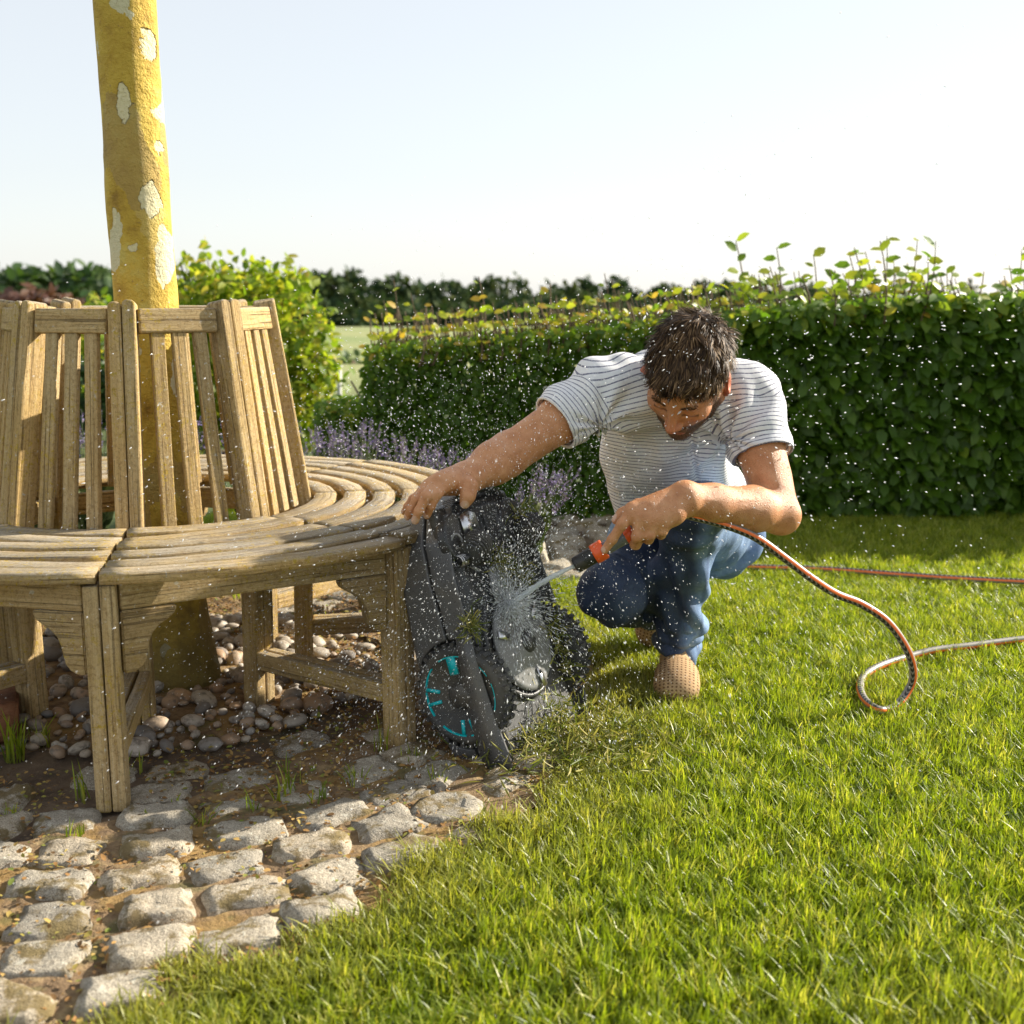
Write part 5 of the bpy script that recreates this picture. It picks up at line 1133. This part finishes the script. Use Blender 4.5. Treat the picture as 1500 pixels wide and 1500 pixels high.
# ---------------------------------------------------------------- jeans
Jg = Grid((.10, 2.50, .02), (.72, 3.24, .62), .0033)
Jg.ell(J['pel']+np.array([0, .01, -.01]), (.165, .118, .105), fx, .03)
for hp_, kn, an, sg in ((J['lhip'], J['lkn'], J['lan'], 1), (J['rhip'], J['rkn'], J['ran'], -1)):
    Jg.cone(hp_, kn, .098, .066, .04); Jg.ell(kn, (.066, .066, .066), None, .03)
    cal = kn+(an-kn)*.35+np.array([0, .02, 0]); Jg.cone(kn, cal, .063, .062, .03); Jg.cone(cal, an, .062, .052, .03)
    Jg.half(an+(an-kn)*.02, unit(an-kn), an-.075, an+.075); Jg.cone(kn+(an-kn)*.8, an+(an-kn)*.3, .043, .043, .002, 'sub')
Jg.ell(J['lhip']+np.array([.025, .02, -.01]), (.095, .11, .09), None, .03); Jg.ell(J['rhip']+np.array([-.02, .02, -.01]), (.09, .11, .09), None, .03)
jn, JV = Jg.mesh('jeans', 3); Nj = vnormals(jn, len(JV))
tL, dL = seg_t(JV, J['lkn'], J['lan']); tR, dR = seg_t(JV, J['rkn'], J['ran']); hL_, eL = seg_t(JV, J['lhip'], J['lkn']); hR_, eR = seg_t(JV, J['rhip'], J['rkn'])
onL = dL < .085; onR = (dR < .085) & ~onL
t_ = np.where(onL, tL, np.where(onR, tR, 0)); ax_ = np.where(onL, tL*.40, tR*.40)
fold = .0085*np.sin(ax_*95+2.2*fbm(JV, 18, 1)+JV[:, 0]*18)*sst(t_, .70, .90) + .0045*np.sin(ax_*60+JV[:, 0]*30+2*fbm(JV, 12, 4))*sst(t_, .25, .05)*(onL | onR) + .0050*fbm(JV*np.array([1, 1, .7]), 24, 2) + .0030*fbm(JV, 55, 5)
thf = np.where(eL < eR, hL_, hR_); fold += .0065*np.sin(thf*26+JV[:, 2]*45+2*fbm(JV, 10, 6))*sst(thf, .35, .05)+.0055*np.sin(JV[:, 0]*90+JV[:, 2]*40+2.4*fbm(JV, 14, 9))*(onL)*sst(t_, .1, .4)
JV = JV+Nj*fold[:, None]*1.45; setco(jn, JV)
wetm = np.maximum(np.exp(-((np.linalg.norm((JV-J['rkn'])*np.array([1, 1, 1]), axis=1))/.16)**4), sst(J['lkn'][0]+.016-JV[:, 0]+.02*fbm(JV, 20, 1), -.02, .02)*(JV[:, 1] < 2.95)*1.0)
attr(jn, 'wet', np.clip(wetm, 0, 1)); ang = np.where(onL, (JV-J['lkn'])[:, 0], (JV-J['rkn'])[:, 0]); sidep = np.abs(np.where(onL, JV[:, 0]-(J['lkn']+(J['lan']-J['lkn'])*tL[:, None])[:, 0]-.045, .5)); attr(jn, 'seam', sst(sidep, .006, .003))
m = MT('denim'); geo = m.n('NewGeometry').outputs['Position']
tw = m.noise(m.map(geo, (1, 1, 1)), 1400, 1, .5); n1 = m.noise(geo, 12, 4, .6); n2 = m.noise(geo, 110, 4, .7)
c = m.ramp(m.math('ADD', m.math('MULTIPLY', n1, .7), m.math('MULTIPLY', n2, .3)), [(.32, (.10, .165, .30)), (.5, (.17, .26, .42)), (.66, (.31, .42, .58))])
c = m.mix(m.math('MULTIPLY', m.attr('wet'), .90), c, m.ramp(n1, [(.3, (.014, .021, .050)), (.7, (.032, .048, .10))]))
c = m.mix(m.math('MULTIPLY', m.attr('seam'), .45), c, (.05, .08, .16)); c = m.mix(m.smooth(tw, .5, .8), c, (.30, .36, .46)) if False else c
DEN = m.done(m.pbr(c, m.math('SUBTRACT', .88, m.math('MULTIPLY', m.attr('wet'), .35)), m.bump(m.math('ADD', tw, n2), .35, .002), Specular_IOR_Level=.3)); wobj('jeans', jn, DEN, person)
# ---------------------------------------------------------------- shoes
m = MT('suede'); so = m.attr('sc', 'Vector'); geo = m.n('NewGeometry').outputs['Position']
d = m.voro(m.map(so, (1, 1, 0)), 105, rand=.0); hole = m.math('MULTIPLY', m.smooth(d, .30, .20), m.attr('perf'))
n1 = m.noise(geo, 40, 4, .6); c = m.ramp(n1, [(.3, (.37, .235, .125)), (.7, (.50, .34, .19))]); c = m.mix(m.math('MULTIPLY', hole, .85), c, (.13, .07, .035)); c = m.mix(m.attr('sole'), c, (.20, .12, .07))
SUE = m.done(m.pbr(c, .9, m.bump(m.math('SUBTRACT', m.noise(geo, 500, 3), m.math('MULTIPLY', hole, 1.5)), .5, .002), Specular_IOR_Level=.15))
def shoe(ankle, toe, up):
    """ankle: top opening; toe: front end at the sole"""
    G = Grid(np.minimum(ankle, toe)-.12, np.maximum(ankle, toe)+.12, .003)
    up = unit(up); d = toe-ankle; h = d.dot(up); fw = unit(d-up*h); sd_ = np.cross(up, fw); M = np.array([fw, sd_, up])
    sole0 = toe - fw*.262                     # heel end at the sole
    def sp_(f, s, u): return sole0+fw*f+sd_*s+up*u
    G.ell(sp_(.205, 0, .026), (.055, .051, .038), M, .02); G.ell(sp_(.15, 0, .034), (.075, .050, .047), M, .03); G.ell(sp_(.05, 0, .042), (.05, .038, .05), M, .03); G.cone(sp_(.06, 0, .05), sp_(.055, 0, .085), .040, .036, .02)
    G.half(sp_(0, 0, .002), -up); G.half(sp_(0, 0, .083), up); G.cone(sp_(.06, 0, .06), sp_(.055, 0, .13), .033, .034, .003, 'sub')
    me, V = G.mesh('shoe', 2); q = (V-sole0)@M.T; Nn = vnormals(me, len(V))
    sole = sst(q[:, 2], .014, .010); V = V+Nn*(.0035*sole+.0018*np.exp(-((q[:, 0]-.150)/.003)**2)*(q[:, 2] > .02))[:, None]; setco(me, V)
    attr(me, 'sole', sole); attr(me, 'perf', (q[:, 2] > .018)*sst(q[:, 0], .10, .13)*1.0); attr(me, 'sc', np.stack([q[:, 1]*1.0, q[:, 2]*.9-q[:, 0]*.75, q[:, 0]], 1), 'FLOAT_VECTOR')
    return wobj('shoe', me, SUE, person)
la = J['lan'].copy(); shoe(np.array([la[0], la[1]-.01, .085]), np.array([gp(988, 1034)[0]-.004, 2.572, .018]), (0, 0, 1))
ra = J['ran']; shoe(ra+np.array([0, 0, 0]), np.array([gp(945, 950)[0], 2.985, .020]), unit(np.array([-.10, -.72, .70])))
# ================================================================== WATER
m = MT('water_drop'); p = m.pbr((.93, .95, .97), .12, Specular_IOR_Level=.8); t = m.n('BsdfTranslucent', ins={'Color': (.95, .97, 1)}).outputs[0]; tr = m.n('BsdfTransparent').outputs[0]
DROP = m.done(m.mixsh(.20, m.mixsh(.5, p, t), tr))
m = MT('water_jet_mat'); p = m.pbr((.80, .84, .88), .1, Specular_IOR_Level=.8); t = m.n('BsdfTranslucent', ins={'Color': (.85, .9, .95)}).outputs[0]; tr = m.n('BsdfTransparent').outputs[0]
JETM = m.done(m.mixsh(.28, m.mixsh(.4, p, t), tr))
_d = ray(745, 888); _o = np.array([0, 0, CAM_H]); hit = _o+_d*(((mO+mN*.018-_o)@mN)/(_d@mN)); jd = hit-nzA
P = [nzA+jd*s+np.array([0, 0, .012*math.sin(math.pi*s)*.6]) for s in np.linspace(0.0, 1, 26)]; r = np.linspace(.0042, .0068, 26)*(1+RNG.normal(0, .05, 26))
V, fs, _ = tube(P, r, 14); V = V+RNG.normal(0, .0003, V.shape); me = fast_mesh('water_jet', V, fs); smooth(me)
tag(obj('water_jet', me, JETM), 'pale water jet shooting from the nozzle onto the robotic mower', 'water jet')
OCT = np.array([[1, 0, 0], [-1, 0, 0], [0, 1, 0], [0, -1, 0], [0, 0, 1], [0, 0, -1]], float); OF = np.array([[0, 2, 4], [2, 1, 4], [1, 3, 4], [3, 0, 4], [2, 0, 5], [1, 2, 5], [3, 1, 5], [0, 3, 5]])
def drops(P, Vel, rad, stretch):
    n = len(P); d = Vel/(np.linalg.norm(Vel, axis=1)[:, None]+1e-9); a = np.cross(d, [0.3, .8, .5]); a /= np.linalg.norm(a, axis=1)[:, None]; b = np.cross(d, a)
    V = P[:, None]+rad[:, None, None]*(OCT[None, :, 0, None]*d[:, None]*stretch[:, None, None]+OCT[None, :, 1, None]*a[:, None]+OCT[None, :, 2, None]*b[:, None])
    return V.reshape(-1, 3), (np.arange(n)[:, None, None]*6+OF[None]).reshape(-1, 3)
def spray(n, v0, v1, t1, rmin, rmax, bias, spread, st=(1, 3), drag=0.0):
    d = rvec(n)*spread+np.array(bias); d /= np.linalg.norm(d, axis=1)[:, None]; sp = RNG.uniform(v0, v1, n)[:, None]; t = (RNG.random(n)**.8*t1)[:, None]
    te = t if drag == 0 else (1-np.exp(-drag*t))/drag; v = d*sp; P = hit+v*te+np.array([0, 0, -4.9])*t*t; vel = v*np.exp(-drag*t)+np.array([0, 0, -9.8])*t
    ok = (P[:, 2] > .01) & (P[:, 1] > 1.1); rad = rmin+(rmax-rmin)*RNG.random(n)**2.6; rad = rad*np.clip(P[:, 1]/2.3, .45, 1.3)
    return P[ok], vel[ok], rad[ok], RNG.uniform(*st, n)[ok]
mbW = []
# up and to the left over the bench, a fan into the air, and drifting droplets to the right
up_ = mN*.25+np.array([-.35, .1, 1.0])
for a in [(5200, 1.2, 4.2, .62, .0004, .0015, up_, .55), (2400, .8, 4.2, .55, .0004, .0018, mN*.2+np.array([.1, .2, .9]), .8), (3200, 1.0, 4.0, .30, .0005, .0018, np.array([-.9, -.35, .05]), .65),
          (1200, 2.4, 5.4, .50, .0006, .0024, np.array([.62, .35, .95]), .35), (400, 1.5, 3.5, .4, .0005, .0020, np.array([.3, -.9, .6]), .5)]:
    mbW.append(spray(*a))
# dense burst at the point of impact and running water below
mbW.append(spray(2600, .3, 3.4, .06, .0004, .0013, mN*.35, .9, (3, 10))); mbW.append(spray(1500, .2, 1.8, .28, .0005, .0016, np.array([0, -.2, -.5]), .8, (2, 6)))
# fine mist
mbW.append(spray(13000, .6, 3.8, .42, .00028, .0006, np.array([-.45, -.2, .30]), .75, (1, 4), 1.5)); mbW.append(spray(8000, .8, 4.0, .55, .0003, .0007, up_, .5, (2, 7), .6))
A = [np.concatenate([q[i] for q in mbW]) for i in range(4)]; V, F = drops(*A); me = fast_mesh('water_spray', V, [F]); smooth(me)
tag(obj('water_spray', me, DROP), 'cloud of white water droplets splashing off the robotic mower', 'water spray', kind='stuff')

# ================================================================== SMALL STONES AND BRICK
m = MT('terracotta'); geo = m.n('NewGeometry').outputs['Position']; c = m.ramp(m.noise(geo, 40, 5, .7), [(.3, (.16, .065, .03)), (.55, (.30, .13, .06)), (.75, (.36, .22, .13))]); TER = m.done(m.pbr(c, .9, m.bump(m.noise(geo, 90, 5, .7), .7, .006)))
b = bmesh.new(); bmesh.ops.create_cube(b, size=1)
for v in b.verts: v.co = Vector((v.co.x*.11, v.co.y*.21, v.co.z*.065+.0325))
bmesh.ops.bevel(b, geom=b.edges[:], offset=.005, segments=2, affect='EDGES'); bmesh.ops.subdivide_edges(b, edges=b.edges[:], cuts=2)
for v in b.verts: v.co += Vector((1, 1, 1))*.0022*mnoise.noise(v.co*55)
me = bpy.data.meshes.new('brick'); b.to_mesh(me); b.free(); smooth(me); g0 = gp(-10, 1068)
o = obj('terracotta_brick', me, TER, None, g0); o.rotation_euler = (0, 0, .35); tag(o, 'weathered terracotta brick lying beside a rear bench leg', 'brick')
m = MT('pale_rock'); geo = m.n('NewGeometry').outputs['Position']; c = m.ramp(m.noise(geo, 25, 6, .7), [(.3, (.30, .25, .18)), (.55, (.52, .46, .36)), (.75, (.64, .60, .50))]); ROCK = m.done(m.pbr(c, .9, m.bump(m.noise(geo, 45, 6, .7), .9, .012)))
def rock(x, y, s, seed, label):
    b = bmesh.new(); bmesh.ops.create_icosphere(b, subdivisions=4, radius=1)
    for v in b.verts:
        n_ = mnoise.noise(v.co*1.2+Vector((seed, 0, 0)))*.35+mnoise.noise(v.co*3.1+Vector((0, seed, 0)))*.14+mnoise.noise(v.co*8+Vector((0, 0, seed)))*.04
        q = v.co*(1+n_); v.co = Vector((q.x*s[0], q.y*s[1], max(q.z, -.35)*s[2]+.3*s[2]))
    me = bpy.data.meshes.new('rock'); b.to_mesh(me); b.free(); smooth(me); o = obj('garden_stone', me, ROCK, None, (x, y, 0)); tag(o, label, 'stone', 'pale garden stones')
g0 = gp(786, 830); rock(g0[0], g0[1], (.040, .045, .085), 3, 'upright pale beige stone at the start of the stone path')
g0 = gp(1098, 836); rock(g0[0], g0[1], (.09, .06, .018), 8, 'flat pale stone in the lawn behind the crouching man')
for i, (x, y) in enumerate(((-1.62, 4.05), (-1.50, 4.0))): rock(x, y, (.08, .06, .07), 11+i, 'rounded whitish stone in the lavender bed behind the bench')
